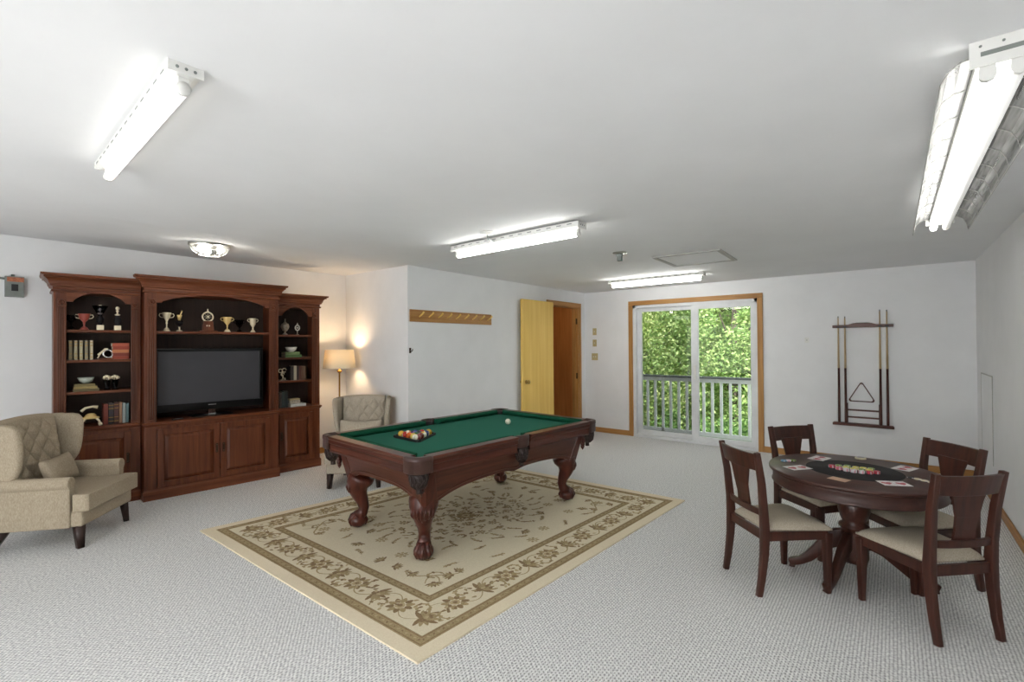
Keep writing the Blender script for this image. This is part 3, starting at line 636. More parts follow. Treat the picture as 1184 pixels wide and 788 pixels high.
# shelf contents -----------------------------------------------------------
def at_s(name, x, y, z, label, cat, group=None, rz=0): return thing(name, U(x, y, z), UA+rz, label, cat, group)
def handles(root, r, z, s, mat, n=2, th=.004):
    for k_ in ((-1, 1) if n == 2 else (1,)):
        MB().tube([(k_*r, 0, z+s*.5), (k_*(r+s*.55), 0, z+s*.6), (k_*(r+s*.75), 0, z+s*.1), (k_*(r+s*.45), 0, z-s*.35), (k_*r*.75, 0, z-s*.5)], th, 6).build('handle', mat, root)
def cup(x, y, z, h, r, label, mat='gold', basemat='leg_wood', grp='trophies in the wall unit', hand=True, bowl=.5, stemr=.006):
    t = at_s('trophy_cup', x, y, z, label, 'trophy', grp)
    bh = h*.16
    MB().lathe([(r*.75, 0), (r*.75, bh*.3), (r*.6, bh*.5), (r*.5, bh)], seg=16).build('base', M[basemat], t)
    zb = h*(1-bowl)
    MB().lathe([(r*.45, bh), (stemr, bh+.012), (stemr, zb*.7), (stemr*2, zb*.78), (stemr, zb*.86), (r*.4, zb+h*.05), (r*.8, zb+h*.2), (r*.95, h*.93), (r*1.05, h), (r*.93, h), (r*.8, zb+h*.25), (0, zb+h*.1)], seg=18).build('bowl', M[mat], t)
    if hand: handles(t, r*.9, h*.83, h*.2, M[mat])
    return t
def figure_trophy(x, y, z, h, label, body='smoked', grp='trophies in the wall unit'):
    """square foot, column, cup and topping figure"""
    t = at_s('figure_trophy', x, y, z, label, 'trophy', grp)
    MB().box(-.026, .026, -.026, .026, 0, h*.2).build('foot', M['palegold'], t, bevel=.003)
    MB().lathe([(.02, h*.2), (.012, h*.23), (.028, h*.34), (.03, h*.45), (.014, h*.58), (.022, h*.62)], seg=14).build('column', M[body], t)
    MB().lathe([(.012, h*.62), (.024, h*.66), (.006, h*.7), (.008, h*.78), (.016, h*.82), (.005, h*.86)], seg=12).ball((0, 0, h*.93), h*.075, 12).build('figure', M['palegold'], t)
    return t
cup(-.52, .22, 1.695, .14, .045, 'dark two handled cup half hidden at the left end of the top left shelf', 'smoked', 'smoked')
t = cup(-.43, .2, 1.695, .155, .045, 'red cup with pale handles on the top left shelf', 'brass', 'cherry_h', hand=False)
M['redglaze'] = plain('dusty_red_glaze', (150, 72, 62), .35, scale=30)
for ch in t.children: ch.data.materials[0] = M['redglaze']
handles(t, .04, .125, .035, M['palegold'])
ft = figure_trophy(-.315, .2, 1.695, .245, 'tall trophy with a flared black cup, middle of the top left shelf')
MB().lathe([(.012, .14), (.03, .17), (.062, .235), (.058, .235), (.028, .172), (0, .15)], seg=18).build('flared_cup', M['smoked'], ft)
figure_trophy(-.185, .2, 1.695, .235, 'slim trophy with a dark round column, rightmost on the top left shelf')
def book(x, y, z, w_, d, h, mat, label, grp, rz=0, lean=0, flat=False, bands=None):
    t = at_s('book', x, y, z, label, 'book', grp, rz)
    b = MB()
    if flat:   # lying: w_ wide, d deep, h thick, spine towards the room
        b.box(-w_/2, w_/2, 0, d, 0, .003).box(-w_/2, w_/2, 0, d, h-.003, h).box(-w_/2, w_/2, -.002, .003, 0, h); pg = MB().box(-w_/2+.004, w_/2-.004, .003, d-.004, .003, h-.003)
    else:
        b.box(-w_/2, -w_/2+.003, 0, d, 0, h).box(w_/2-.003, w_/2, 0, d, 0, h).box(-w_/2, w_/2, -.003, .003, 0, h); pg = MB().box(-w_/2+.003, w_/2-.003, .003, d-.004, .003, h-.004)
    b.build('cover', mat, t, bevel=.001); pg.build('pages', M['paper'], t)
    if bands:
        q = MB()
        for zz in (.12, .3, .72, .88):
            if flat: q.box(-w_/2+w_*zz-.004, -w_/2+w_*zz+.004, -.004, -.002, .001, h-.001)
            else: q.box(-w_/2+.001, w_/2-.001, -.0045, -.003, h*zz, h*zz+.006)
        q.build('spine_band', bands, t)
    return t
BM = {}
def bm_(c, r=.6):
    if c not in BM: BM[c] = plain('book_cloth_%d' % len(BM), c, r, scale=90)
    return BM[c]
g = 'volumes on the second left shelf'
for i, c in enumerate([(134, 124, 100), (168, 158, 130), (176, 168, 136), (140, 132, 110), (196, 184, 154)]):
    book(-.527+i*.037, .19, 1.41, .022, .13, .185, bm_(c), ['greyish leather book at the left end of the second left shelf', 'cream book second from the left of the second left shelf', 'cream and gold book in the middle of the five volumes', 'dull grey book fourth from the left of the second left shelf', 'palest cream book, rightmost of the five volumes'][i], g, bands=M['brass'])
t = at_s('ring_sculpture', -.275, .2, 1.41, 'silver ring sculpture on a dark foot, second left shelf', 'sculpture')
MB().box(-.05, .06, -.02, .02, 0, .012).build('foot', M['cherry_h'], t)
m = MB(); m.tube([(.02+.037*cos(a_), 0, .055+.037*sin(a_)) for a_ in [2*pi*i/24 for i in range(25)]], .008, 8); m.build('ring', M['chrome'], t)
m = MB()
for k_ in range(6): m.ball((-.05+.012*k_, 0, .05+.012*k_ if k_ < 4 else .1), .011, 8)
m.tube([(-.06, 0, .012), (-.04, 0, .05), (-.01, 0, .1)], .006, 6); m.build('figure', M['palegold'], t)
for i, (c, lb) in enumerate([((150, 66, 48), 'bottom'), ((128, 54, 42), 'second'), ((190, 120, 76), 'third, most orange'), ((150, 62, 44), 'fourth'), ((172, 84, 60), 'top')]):
    book(-.16+.004*(i % 2), .19, 1.41+i*.032, .13, .15, .031, bm_(c), 'red-brown book lying flat, %s of the stack on the second left shelf' % lb, 'red books stacked flat', flat=True)
for i in range(3):
    book(-.415-.006*i, .19, 1.11+i*.024, .19-.02*i, .14, .023, bm_([(96, 84, 50), (150, 132, 80), (120, 106, 64)][i]), 'old gold book lying flat under the pale bowl, %s of three' % ['bottom', 'middle', 'top'][i], 'gold books under the bowl', flat=True)
def bowl(x, y, z, r, h, mat, label):
    t = at_s('bowl', x, y, z, label, 'bowl')
    MB().lathe([(r*.4, 0), (r*.45, .006), (r*.8, h*.4), (r, h), (r*.94, h), (r*.72, h*.45), (0, .012)], seg=24).build('body', M[mat], t)
    MB().lathe([(r*.98, h-.002), (r*1.03, h+.002), (r*.98, h+.005), (r*.94, h+.001)], seg=24).build('rim', M[mat], t)
bowl(-.415, .24, 1.182, .062, .055, 'celadon', 'pale green-white bowl standing on gold books, third left shelf')
for i, (xx, lb) in enumerate([(-.26, 'left one of the two clear vases with gold flowers, third left shelf'), (-.2, 'right one of the two clear vases with gold flowers, third left shelf')]):
    t = at_s('flower_vase', xx, .22, 1.11, lb, 'vase', 'clear vases with gold flowers')
    MB().lathe([(.028, 0), (.028, .006), (.014, .02), (.02, .05), (.026, .1), (.024, .1), (.0, .03)], seg=16).build('vase', M['smoked'], t)
    m = MB()
    for k_ in range(7):
        a_ = k_*.9; m.ball((cos(a_)*.024, sin(a_)*.02, .118+.008*(k_ % 3)), .014, 8); m.tube([(0, 0, .06), (cos(a_)*.02, sin(a_)*.016, .118)], .002, 4)
    m.build('flowers', M['palegold'], t)
t = at_s('gold_sculpture', -.385, .17, .775, 'gold antique telephone style ornament on the lower left ledge', 'sculpture'); t.scale = (1.25,)*3
m = MB()
for a_, b_ in ((-.055, -.02), (.055, -.02), (-.055, .03), (.055, .03)): m.tube([(a_*.6, b_, .06), (a_*.85, b_, .04), (a_, b_, .012)], [.009, .007, .006], 8); m.ball((a_, b_, .014), .014, 8)
m.build('feet', M['palegold'], t)
MB().box(-.05, .05, -.025, .03, .058, .072).lathe([(.04, .072), (.03, .09), (.018, .1), (0, .102)], seg=16).build('body', M['gold'], t, bevel=.003)
MB().tube([(-.055, 0, .118), (-.03, 0, .142), (.01, 0, .15), (.04, 0, .142)], [.011, .009, .009, .013], 8).build('receiver', M['palegold'], t)
g = 'books on the lower left ledge'
xx = -.29
for c, w_, h, lb in [((120, 52, 38), .034, .2, 'brick red book, leftmost beside the gold ornament'), ((38, 38, 46), .04, .205, 'black book second from the left'), ((70, 36, 34), .036, .21, 'dark maroon book in the middle'), ((150, 112, 84), .022, .21, 'tan book beside the maroon one'), ((150, 158, 156), .024, .2, 'pale grey-blue book'), ((96, 122, 124), .022, .195, 'teal book, rightmost')]:
    book(xx+w_/2, .2, .775, w_, .14, h, bm_(c), lb+' on the lower left ledge', g, bands=M['brass'] if c[0] < 80 else None); xx += w_+.003
# centre top shelf
cup(.205, .14, 1.69, .195, .04, 'slim silver-gold cup, leftmost on the centre top shelf', 'palegold', 'palegold', bowl=.42)
ft = at_s('figure_trophy', .315, .14, 1.69, 'trophy with a dark glass stem and golden figure, second on the centre top shelf', 'trophy', 'trophies in the wall unit')
MB().lathe([(.028, 0), (.028, .01), (.008, .02), (.008, .05)], seg=16).build('foot', M['palegold'], ft)
MB().lathe([(.008, .05), (.03, .075), (.034, .11), (.02, .118), (0, .1)], seg=16).build('glass_stem', M['smoked'], ft)
MB().lathe([(.01, .116), (.018, .15), (.026, .175), (.022, .177), (0, .14)], seg=12).tube([(.0, 0, .16), (.018, 0, .2), (.022, 0, .222)], [.008, .006, .008], 6).build('figure', M['gold'], ft)
t = at_s('plaque_trophy', .575, .14, 1.69, 'round gold plaque on a red-brown wooden block, middle of the centre top shelf', 'trophy')
MB().box(-.085, .085, -.04, .04, 0, .014).build('foot', M['cherry_h'], t, bevel=.003)
MB().prism([(-.055, .014), (.055, .014), (.045, .12), (-.045, .12)], lambda u, v, q: (u, q, v), -.022, .022).build('block', M['cherry'], t, bevel=.003)
MB().box(-.018, -.006, -.0235, -.022, .06, .075).box(.004, .016, -.0235, -.022, .06, .075).build('number_mark', M['palegold'], t)
m = MB(); m.tube([(.05*cos(a_), 0, .165+.05*sin(a_)) for a_ in [2*pi*i/28 for i in range(29)]], .008, 8); m.build('ring', M['palegold'], t)
MB().lathe([(0, -.006), (.04, -.006), (.042, .004), (0, .004)], (0, 0, .165), 24, 0, 'y').build('disc', M['smoked'], t)
m = MB().ball((0, -.008, .165), .012, 10)
for k_ in range(8): a_ = k_*pi/4; m.tube([(0, -.007, .165), (.034*cos(a_), -.007, .165+.034*sin(a_))], .0025, 5)
m.build('star', M['palegold'], t)
MB().lathe([(.01, .213), (.014, .22), (.006, .235), (.006, .25), (.0, .255)], seg=10).build('finial', M['palegold'], t)
cup(.765, .14, 1.69, .17, .045, 'gold cup with two handles right of the round plaque', 'gold', 'palegold', bowl=.5)
cup(.905, .2, 1.69, .145, .042, 'dark glass cup standing between two gold cups', 'smoked', 'smoked', bowl=.6)
cup(1.03, .14, 1.69, .165, .036, 'slender gold cup with tall handles, rightmost on the centre top shelf', 'palegold', 'palegold', bowl=.62)
# right tower
t = at_s('lidded_urn', 1.435, .26, 1.67, 'mottled stone urn with a pointed stopper on the top right shelf', 'urn')
MB().lathe([(.03, 0), (.03, .008), (.009, .028), (.009, .04), (.03, .055), (.05, .1), (.04, .135), (.014, .15)], seg=20).build('body', M['stone'], t)
MB().lathe([(.016, .15), (.018, .156), (.006, .165), (.007, .19), (0, .205)], seg=12).build('stopper', M['stone'], t)
t = at_s('ornate_finial', 1.585, .26, 1.67, 'openwork cream finial on the top right shelf, beside the stone urn', 'ornament')
MB().lathe([(.02, 0), (.02, .006), (.006, .012), (.006, .055)], seg=12).build('foot', M['stone'], t)
m = MB(); m.tube([(.026*cos(a_), 0, .09+.032*sin(a_)) for a_ in [2*pi*i/20 for i in range(21)]], .008, 8); m.ball((0, 0, .09), .012, 8); m.lathe([(.008, .12), (.012, .13), (.0, .16)], seg=10); m.build('openwork', M['porcelain'], t)
bowl(1.5, .24, 1.39+.066, .068, .058, 'porcelain', 'white porcelain bowl standing on green books, second right shelf')
for i in range(2):
    book(1.51-.012*i, .19, 1.39+i*.034, .2-.025*i, .14, .032, bm_([(88, 118, 70), (120, 142, 92)][i]), 'green book lying flat under the white bowl, %s one' % ['lower', 'upper'][i], 'green books under the bowl', flat=True)
t = at_s('scroll_ornament', 1.395, .25, 1.105, 'silver scroll ornament at the left of the third right shelf', 'ornament')
m = MB(); m.box(-.03, .04, -.02, .02, 0, .01)
for cx, czz, r in ((-.02, .12, .022), (.025, .125, .024), (.005, .075, .018)): m.tube([(cx+r*cos(a_), 0, czz+r*sin(a_)) for a_ in [2*pi*i/16 for i in range(15)]], .006, 6)
m.tube([(0, 0, .01), (.012, 0, .04), (-.004, 0, .08), (.004, 0, .12)], .008, 6); m.ball((.03, 0, .02), .014, 8); m.build('scrollwork', M['palegold'], t); MB().box(-.035, .045, -.025, .025, 0, .006).build('foot', M['bronze'], t)
xx = 1.47
for c, w_, h, lb in [((42, 36, 32), .04, .17, 'near-black book, leftmost'), ((168, 158, 136), .034, .178, 'cream book with a pale spine'), ((40, 28, 26), .026, .17, 'black narrow book beside the cream one'), ((84, 46, 36), .026, .172, 'maroon book third from the right'), ((98, 70, 52), .024, .168, 'brown book second from the right'), ((110, 84, 66), .024, .17, 'light brown book, rightmost')]:
    book(xx+w_/2, .19, 1.105, w_, .14, h, bm_(c), lb+' on the third right shelf', 'books on the third right shelf'); xx += w_+.003
xx = 1.335
for c, w_, h, lb in [((84, 76, 70), .03, .19, 'grey-brown book at the left end of the lowest right ledge'), ((44, 56, 54), .034, .195, 'dark green book second on the lowest right ledge'), ((40, 48, 48), .034, .2, 'blackish green book third on the lowest right ledge')]:
    book(xx+w_/2, .19, .775, w_, .14, h, bm_(c), lb, 'dark books on the lowest right ledge'); xx += w_+.003
book(1.56, .17, .775, .19, .14, .036, bm_((196, 196, 190)), 'white book lying flat on the lowest right ledge', None, flat=True)
t = at_s('trinket_box', 1.535, .25, .811, 'tan rounded trinket box on top of the white book', 'box')
MB().box(-.068, .068, -.045, .045, 0, .04).build('body', M['stone'], t, bevel=.012); MB().box(-.066, .066, -.043, .043, .041, .062).build('lid', bm_((190, 172, 128)), t, bevel=.012)

# ------------------------------------------------------------------ floor lamp
LX, LY = -5.88, 3.555
lp = thing('floor_lamp', (LX, LY, 0), 0, 'brass floor lamp with a cream drum shade beside the wall unit', 'lamp')
MB().lathe([(.14, 0), (.14, .015), (.12, .025), (.03, .035), (.014, .06)], seg=28).build('base', M['brass'], lp)
MB().lathe([(.011, .05), (.011, .6), (.016, .61), (.011, .62), (.011, 1.16), (.03, 1.175), (.035, 1.19), (.012, 1.2), (.01, 1.27)], seg=14).build('pole', M['brass'], lp)
MB().ball((0, 0, 1.345), .03, 14).build('bulb', M['warmbulb'], lp)
sh = MB(); r0, r1, za_, zb_ = .215, .185, 1.225, 1.475
sh.lathe([(r0, za_), (r1, zb_), (r1-.004, zb_), (r0-.004, za_), (r0, za_)], seg=40, cap=False)
sh.build('lamp_shade', M['shade'], lp, fix=False)
m = MB()
for k_ in range(3): a_ = k_*2*pi/3; m.tube([(.012*cos(a_), .012*sin(a_), 1.27), (.1*cos(a_), .1*sin(a_), 1.255), (.205*cos(a_), .205*sin(a_), 1.25)], .003, 5)
m.build('spider', M['brass'], lp)
lo = bpy.data.objects.new('lamp_glow', bpy.data.lights.new('lamp_glow', 'POINT')); col.objects.link(lo); lo.parent = lp; lo.location = (0, 0, 1.405)
lo.data.energy = LAMP_W; lo.data.color = (1, .72, .45); lo.data.shadow_soft_size = .04

# ------------------------------------------------------------------ armchairs
def armchair(mat, legm, label, loc, rz, sc_=1, grp=None):
    t = thing('wingback_armchair', loc, rz, label, 'armchair', grp); t.scale = (sc_,)*3
    # base
    b = MB(); b.box(-.315, .315, -.30, .30, .165, .29); b.build('seat_base', mat, t, bevel=.02)
    # T cushion
    P = [(-.315, -.345), (.315, -.345), (.325, -.325), (.325, -.245), (.315, -.235), (.262, -.235), (.258, -.225), (.258, .2), (-.258, .2), (-.258, -.225), (-.262, -.235), (-.315, -.235), (-.325, -.245), (-.325, -.325)]
    c = MB(); c.prism(P, lambda u, v, q: (u, v, q), .285, .415); c.build('seat_cushion', mat, t, bevel=.022)
    # arms: side panel plus roll
    for s in (-1, 1):
        m = MB(); pts = [(-.03, .165), (.035, .165), (.037, .46)]
        pts += [(.01+.048*cos(a_), .50+.048*sin(a_)) for a_ in [R_(-40+k_*26) for k_ in range(11)]]
        pts += [(-.032, .44)]
        m.prism(pts, lambda u, v, q: (s*(.295+u), q, v), -.225, .26, smooth=True)
        m.build('arm', mat, t, bevel=.008)
    # tufted back
    W = .262; T = .085
    def yback(u, v): return .185+v*.085-.0*u*u
    def front(a_, b_):
        u = -1+2*a_; v = b_; x = u*W; z = .38+v*(.57+.015*(1-u*u))
        px = x/.13; pz = (z-.44)/.17
        k1 = abs(sin(pi*(px+pz)/1)); k2 = abs(sin(pi*(px-pz)/1))
        tuft = min(k1, k2)**.45 if v > .12 else .85
        edge = min(1, (1-abs(u))*7, (1-v)*9)
        return (x, yback(u, v)-.036*tuft*max(edge, 0)-.006, z)
    g_ = MB(); g_.grid(front, 64, 72)
    g_.grid(lambda a_, b_: (-W+2*W*a_, yback(0, b_)+T, .165+b_*(.785+.015*(1-(2*a_-1)**2))), 10, 12)
    n1 = 12
    g_.grid(lambda a_, b_: (-W+2*W*a_, yback(0, 1)-.006+b_*(T+.006), .95+.015*(1-(2*a_-1)**2)+.02*sin(pi*b_)), 20, 8)
    g_.box(-W, W, .2, .3, .165, .4)
    o = g_.build('backrest', mat, t, fix=False)
    bt_ = MB()
    for i in range(-4, 5):
        for j in range(0, 8):
            if (i+j) % 2: continue
            x = i*.5*.13; z = .44+j*.5*.17
            if abs(x) < W-.03 and .48 < z < .91: bt_.ball((x, yback(0, (z-.38)/.57)-.018, z), .009, 8)
    bt_.build('tufting_buttons', mat, t)
    # wings: swept side panels from the back forward
    for s in (-1, 1):
        w_ = MB()
        prof = [(.165, .0), (.45, .0), (.52, .03), (.62, .105), (.74, .135), (.84, .15), (.91, .15), (.945, .125), (.955, .08), (.95, .02)]   # z, forward reach
        def wing(a_, b_, off):
            k_ = b_*(len(prof)-1); i = min(int(k_), len(prof)-2); fr = k_-i
            z = prof[i][0]*(1-fr)+prof[i+1][0]*fr; reach = prof[i][1]*(1-fr)+prof[i+1][1]*fr
            yb_ = .27+max(0, (z-.38))*.15+.02
            y0_ = yb_-(.11 if z > .5 else .02)-reach
            y = yb_+(y0_-yb_)*a_
            flare = .045*max(0, (z-.5)/.45)*a_
            return (s*(W+.03+flare+off), y, z)
        n, mm = 12, 20
        w_.grid(lambda a_, b_: wing(a_, b_, .026), n, mm); w_.grid(lambda a_, b_: wing(a_, b_, -.03), n, mm)
        w_.grid(lambda a_, b_: tuple(Vector(wing(1, b_, .026)).lerp(Vector(wing(1, b_, -.03)), a_)+Vector((0, -.016*sin(pi*a_), 0))), 6, mm)
        w_.grid(lambda a_, b_: tuple(Vector(wing(0, b_, .026)).lerp(Vector(wing(0, b_, -.03)), a_)), 3, mm)
        w_.grid(lambda a_, b_: tuple(Vector(wing(b_, 1, .026)).lerp(Vector(wing(b_, 1, -.03)), a_)+Vector((0, 0, .012*sin(pi*a_)))), 6, n)
        w_.build('wing', mat, t)
    # pillow
    pl = MB()
    for sg in (-1, 1):
        def pf(a_, b_, sg=sg):
            u = 2*a_-1; v = 2*b_-1; e = (1-abs(u)**3)*(1-abs(v)**3); pinch = 1-.08*(1-abs(u))*abs(v)**2
            return (u*.19*(1-.06*(1-v*v)), sg*.055*max(e, 0)**.5, v*.115*(1-.1*(1-u*u)))
        pl.grid(pf, 24, 18)
    p_ = pl.build('pillow', mat, loc=(0, 0, 0)); 
    # legs
    for s in (-1, 1):
        MB().tube([(s*.275, -.255, .17), (s*.285, -.27, 0)], 0, sq=[(.03, .03), (.019, .019)]).build('leg', legm, t)
        MB().tube([(s*.25, .24, .17), (s*.26, .33, 0)], 0, sq=[(.032, .03), (.02, .02)]).build('leg', legm, t)
    return t, p_
rzA = math.atan2(.76, .65)+pi/2
ac1, pw1 = armchair(M['linen'], M['darkleg'], 'beige tufted wingback armchair at the left, in front of the wall unit', (-5.24, .735, 0), rzA)
def put_pillow(p_, ch, dx, dy, z, tilt, rz, label, s=1):
    bpy.context.view_layer.update()
    mw = Matrix.Translation(ch.location) @ Matrix.Rotation(ch.rotation_euler.z, 4, 'Z') @ Matrix.Scale(ch.scale.x, 4) @ Matrix.Translation((dx, dy, z)) @ Matrix.Rotation(rz, 4, 'Z') @ Matrix.Rotation(tilt, 4, 'X') @ Matrix.Scale(s, 4)
    p_.name = 'lumbar_pillow'; p_.matrix_world = mw; tag(p_, label, 'pillow')
put_pillow(pw1, ac1, .02, .065, .54, R_(-20), R_(6), 'beige rectangular pillow leaning in the armchair at the left')
rzB = math.atan2(-.73, .68)+pi/2
ac2, pw2 = armchair(M['linen_g'], M['darkleg'], 'greyish beige tufted wingback armchair beside the floor lamp, behind the pool table', (-4.70, 3.085, 0), rzB, .91)
ac2.scale = (.91, .91, .965)
put_pillow(pw2, ac2, 0, .05, .60, R_(-16), 0, 'grey-beige pillow in the armchair behind the pool table', 1.4)

# ------------------------------------------------------------------ rug
RC = [(-4.488, 1.439), (-1.789, 1.485), (-1.591, 4.638), (-4.03, 4.55)]
RW, RL = 2.66, 3.1
def rp(u, v, z=.012):      # u 0..RW, v 0..RL
    a_, b_ = u/RW, v/RL
    x = (RC[0][0]*(1-a_)+RC[1][0]*a_)*(1-b_)+(RC[3][0]*(1-a_)+RC[2][0]*a_)*b_
    y = (RC[0][1]*(1-a_)+RC[1][1]*a_)*(1-b_)+(RC[3][1]*(1-a_)+RC[2][1]*a_)*b_
    return (x, y, z)
rg = MB(); rm = [M['rug_cream'], M['rug_edge'], M['rug_brown'], M['rug_dark'], M['rug_olive'], M['rug_tan']]
def rquad(u0, u1, v0, v1, z0, z1, mat):
    P = [(u0, v0), (u1, v0), (u1, v1), (u0, v1)]
    rg.add([rp(u, v, z0) for u, v in P]+[rp(u, v, z1) for u, v in P], [(3, 2, 1, 0), (4, 5, 6, 7), (0, 1, 5, 4), (1, 2, 6, 5), (2, 3, 7, 6), (3, 0, 4, 7)], mat)
def rframe(i0, i1, z, mat):
    for (u0, u1, v0, v1) in ((i0, RW-i0, i0, i1), (i0, RW-i0, RL-i1, RL-i0), (i0, i1, i1, RL-i1), (RW-i1, RW-i0, i1, RL-i1)): rquad(u0, u1, v0, v1, .004, z, mat)
rquad(0, RW, 0, RL, 0, .010, 1)
rframe(.085, .15, .0112, 2); rframe(.092, .099, .0118, 3); rframe(.136, .143, .0118, 3)
rframe(.15, .385, .011, 0); rframe(.385, .445, .0112, 2); rframe(.392, .398, .0118, 3); rframe(.432, .438, .0118, 3)
rquad(.445, RW-.445, .445, RL-.445, .004, .011, 0)
zz_ = [.0121]
def nz(): zz_[0] += 1.5e-7; return zz_[0]
def ribbon(pts, w_, mat):
    vs = []; n = len(pts); z = nz()
    for i, (u, v) in enumerate(pts):
        du = pts[min(i+1, n-1)][0]-pts[max(i-1, 0)][0]; dv = pts[min(i+1, n-1)][1]-pts[max(i-1, 0)][1]; l = math.hypot(du, dv) or 1
        ww = w_*(1-.6*abs(2*i/(n-1)-1)**2); vs += [rp(u-dv/l*ww, v+du/l*ww, z), rp(u+dv/l*ww, v-du/l*ww, z)]
    rg.add(vs, [(2*i, 2*i+1, 2*i+3, 2*i+2) for i in range(n-1)], mat)
def blob(u, v, a_, l, w_, mat, n=8):
    z = nz(); P = []
    for i in range(n):
        t = 2*pi*i/n; x, y = cos(t)*l, sin(t)*w_*(1-.35*cos(t)); P.append(rp(u+x*cos(a_)-y*sin(a_), v+x*sin(a_)+y*cos(a_), z))
    rg.add(P, [tuple(range(n))], mat)
def rosette(u, v, r, n, a0=0, m1=4, m2=3, m3=5):
    for k_ in range(n):
        a_ = a0+2*pi*k_/n; blob(u+cos(a_)*r*.68, v+sin(a_)*r*.68, a_, r*.3, r*.2, m1 if k_ % 2 else m2)
    blob(u, v, 0, r*.36, r*.36, m3); blob(u, v, 0, r*.18, r*.18, m2)
rr = random.Random(11)
def leafspray(u, v, a_, s, mat=4):
    pts = [(u+cos(a_+.5*t*s*6)*t*s, v+sin(a_+.5*t*s*6)*t*s) for t in [i/7 for i in range(8)]]
    ribbon(pts, .0045, 4)
    for i in range(2, 8):
        for sg in (-1, 1): blob(pts[i][0]+rr.uniform(-.005, .005), pts[i][1]+rr.uniform(-.005, .005), a_+sg*.9, .016*rr.uniform(.7, 1.3), .0075, rr.choice([mat, 3, 2, 5]))
def palmette(u, v, a_, r):
    for k_ in range(-3, 4):
        b_ = a_+k_*.42; blob(u+cos(b_)*r*.6, v+sin(b_)*r*.6, b_, r*.42, r*.15, [3, 4, 2][k_ % 3])
    blob(u, v, a_, r*.28, r*.24, 3); blob(u+cos(a_)*r*.3, v+sin(a_)*r*.3, a_, r*.2, r*.12, 5)
def scroll(u, v, a_, r, sg=1, mat=4):
    pts = []
    for i in range(16):
        t = i/15; q = a_+sg*t*4.4; rad = r*(1-.72*t); pts.append((u+cos(q)*rad, v+sin(q)*rad))
    ribbon(pts, .0065, mat)
    for i in (2, 5, 8, 11, 15): blob(pts[i][0], pts[i][1], a_+i, .016, .009, rr.choice([3, 2, 4]))
# borders: vine with rosettes
def border(P0, P1, n):
    du, dv = P1[0]-P0[0], P1[1]-P0[1]; L = math.hypot(du, dv); ex, ey = du/L, dv/L; px_, py_ = -ey, ex
    vine = []
    for i in range(n*12+1):
        t = i/(n*12); o_ = .075*sin(2*pi*t*n/2); vine.append((P0[0]+du*t+px_*o_, P0[1]+dv*t+py_*o_))
    ribbon(vine, .0045, 4)
    for k_ in range(n+1):
        t = k_/n; c = (P0[0]+du*t, P0[1]+dv*t); a_ = math.atan2(ey, ex)
        if k_ % 2: rosette(c[0], c[1], .085, 10, k_)
        else: palmette(c[0]-ex*.02, c[1]-ey*.02, a_, .095)
    for k_ in range(n):
        t = (k_+.5)/n; sg = 1 if k_ % 2 else -1; c = (P0[0]+du*t+px_*sg*.03, P0[1]+dv*t+py_*sg*.03)
        scroll(c[0]+px_*sg*.02, c[1]+py_*sg*.02, k_*2.1, .065, sg)
        for q in range(9): blob(c[0]+rr.uniform(-.09, .09)*abs(ex)+rr.uniform(-.075, .075)*abs(ey), c[1]+rr.uniform(-.09, .09)*abs(ey)+rr.uniform(-.075, .075)*abs(ex), rr.uniform(0, 6), .017, .009, rr.choice([3, 4, 2, 5]))
cI = .268
border((cI, cI), (RW-cI, cI), 10); border((cI, RL-cI), (RW-cI, RL-cI), 10); border((cI, cI), (cI, RL-cI), 12); border((RW-cI, cI), (RW-cI, RL-cI), 12)
# little marks in the brown bands
for band, stp in ((.1175, .032), (.415, .03)):
    for u0, v0, u1, v1 in ((band, band, RW-band, band), (band, RL-band, RW-band, RL-band), (band, band, band, RL-band), (RW-band, band, RW-band, RL-band)):
        n = int(math.hypot(u1-u0, v1-v0)/stp)
        for i in range(n):
            t = (i+.5)/n; blob(u0+(u1-u0)*t, v0+(v1-v0)*t, .8 if i % 2 else -.8, .010, .005, 5 if i % 2 else 3, 6)
# field
cu, cv = RW/2, RL/2
for r_, n_ in ((.1, 8), (.2, 12), (.32, 16), (.43, 20)):
    for k_ in range(n_):
        a_ = 2*pi*k_/n_+r_*5; u, v = cu+cos(a_)*r_*.95, cv+sin(a_)*r_*1.3
        (rosette(u, v, .045, 8, a_) if k_ % 3 == 0 else palmette(u, v, a_, .05) if k_ % 3 == 1 else scroll(u, v, a_, .05))
for k_ in range(260):
    a_ = rr.uniform(0, 6.28); r_ = math.sqrt(rr.random())*.5; blob(cu+cos(a_)*r_, cv+sin(a_)*r_*1.3, rr.uniform(0, 6), .019, .009, rr.choice([3, 4, 2]))
rosette(cu, cv, .09, 14)
for k_ in range(24): a_ = 2*pi*k_/24; leafspray(cu+cos(a_)*.46, cv+sin(a_)*.64, a_, .13)
spots = []
for i in range(400):
    u, v = rr.uniform(.5, RW-.5), rr.uniform(.5, RL-.5)
    if ((u-cu)/.52)**2+((v-cv)/.72)**2 < 1.15: continue
    if any(math.hypot(u-a_, v-b_) < .13 for a_, b_ in spots): continue
    spots.append((u, v)); k_ = len(spots) % 4
    if k_ == 0: rosette(u, v, .052, 8, rr.uniform(0, 3), 5, 4, 5)
    elif k_ == 1: palmette(u, v, rr.uniform(0, 6.28), .06)
    else: leafspray(u, v, rr.uniform(0, 6.28), .11)
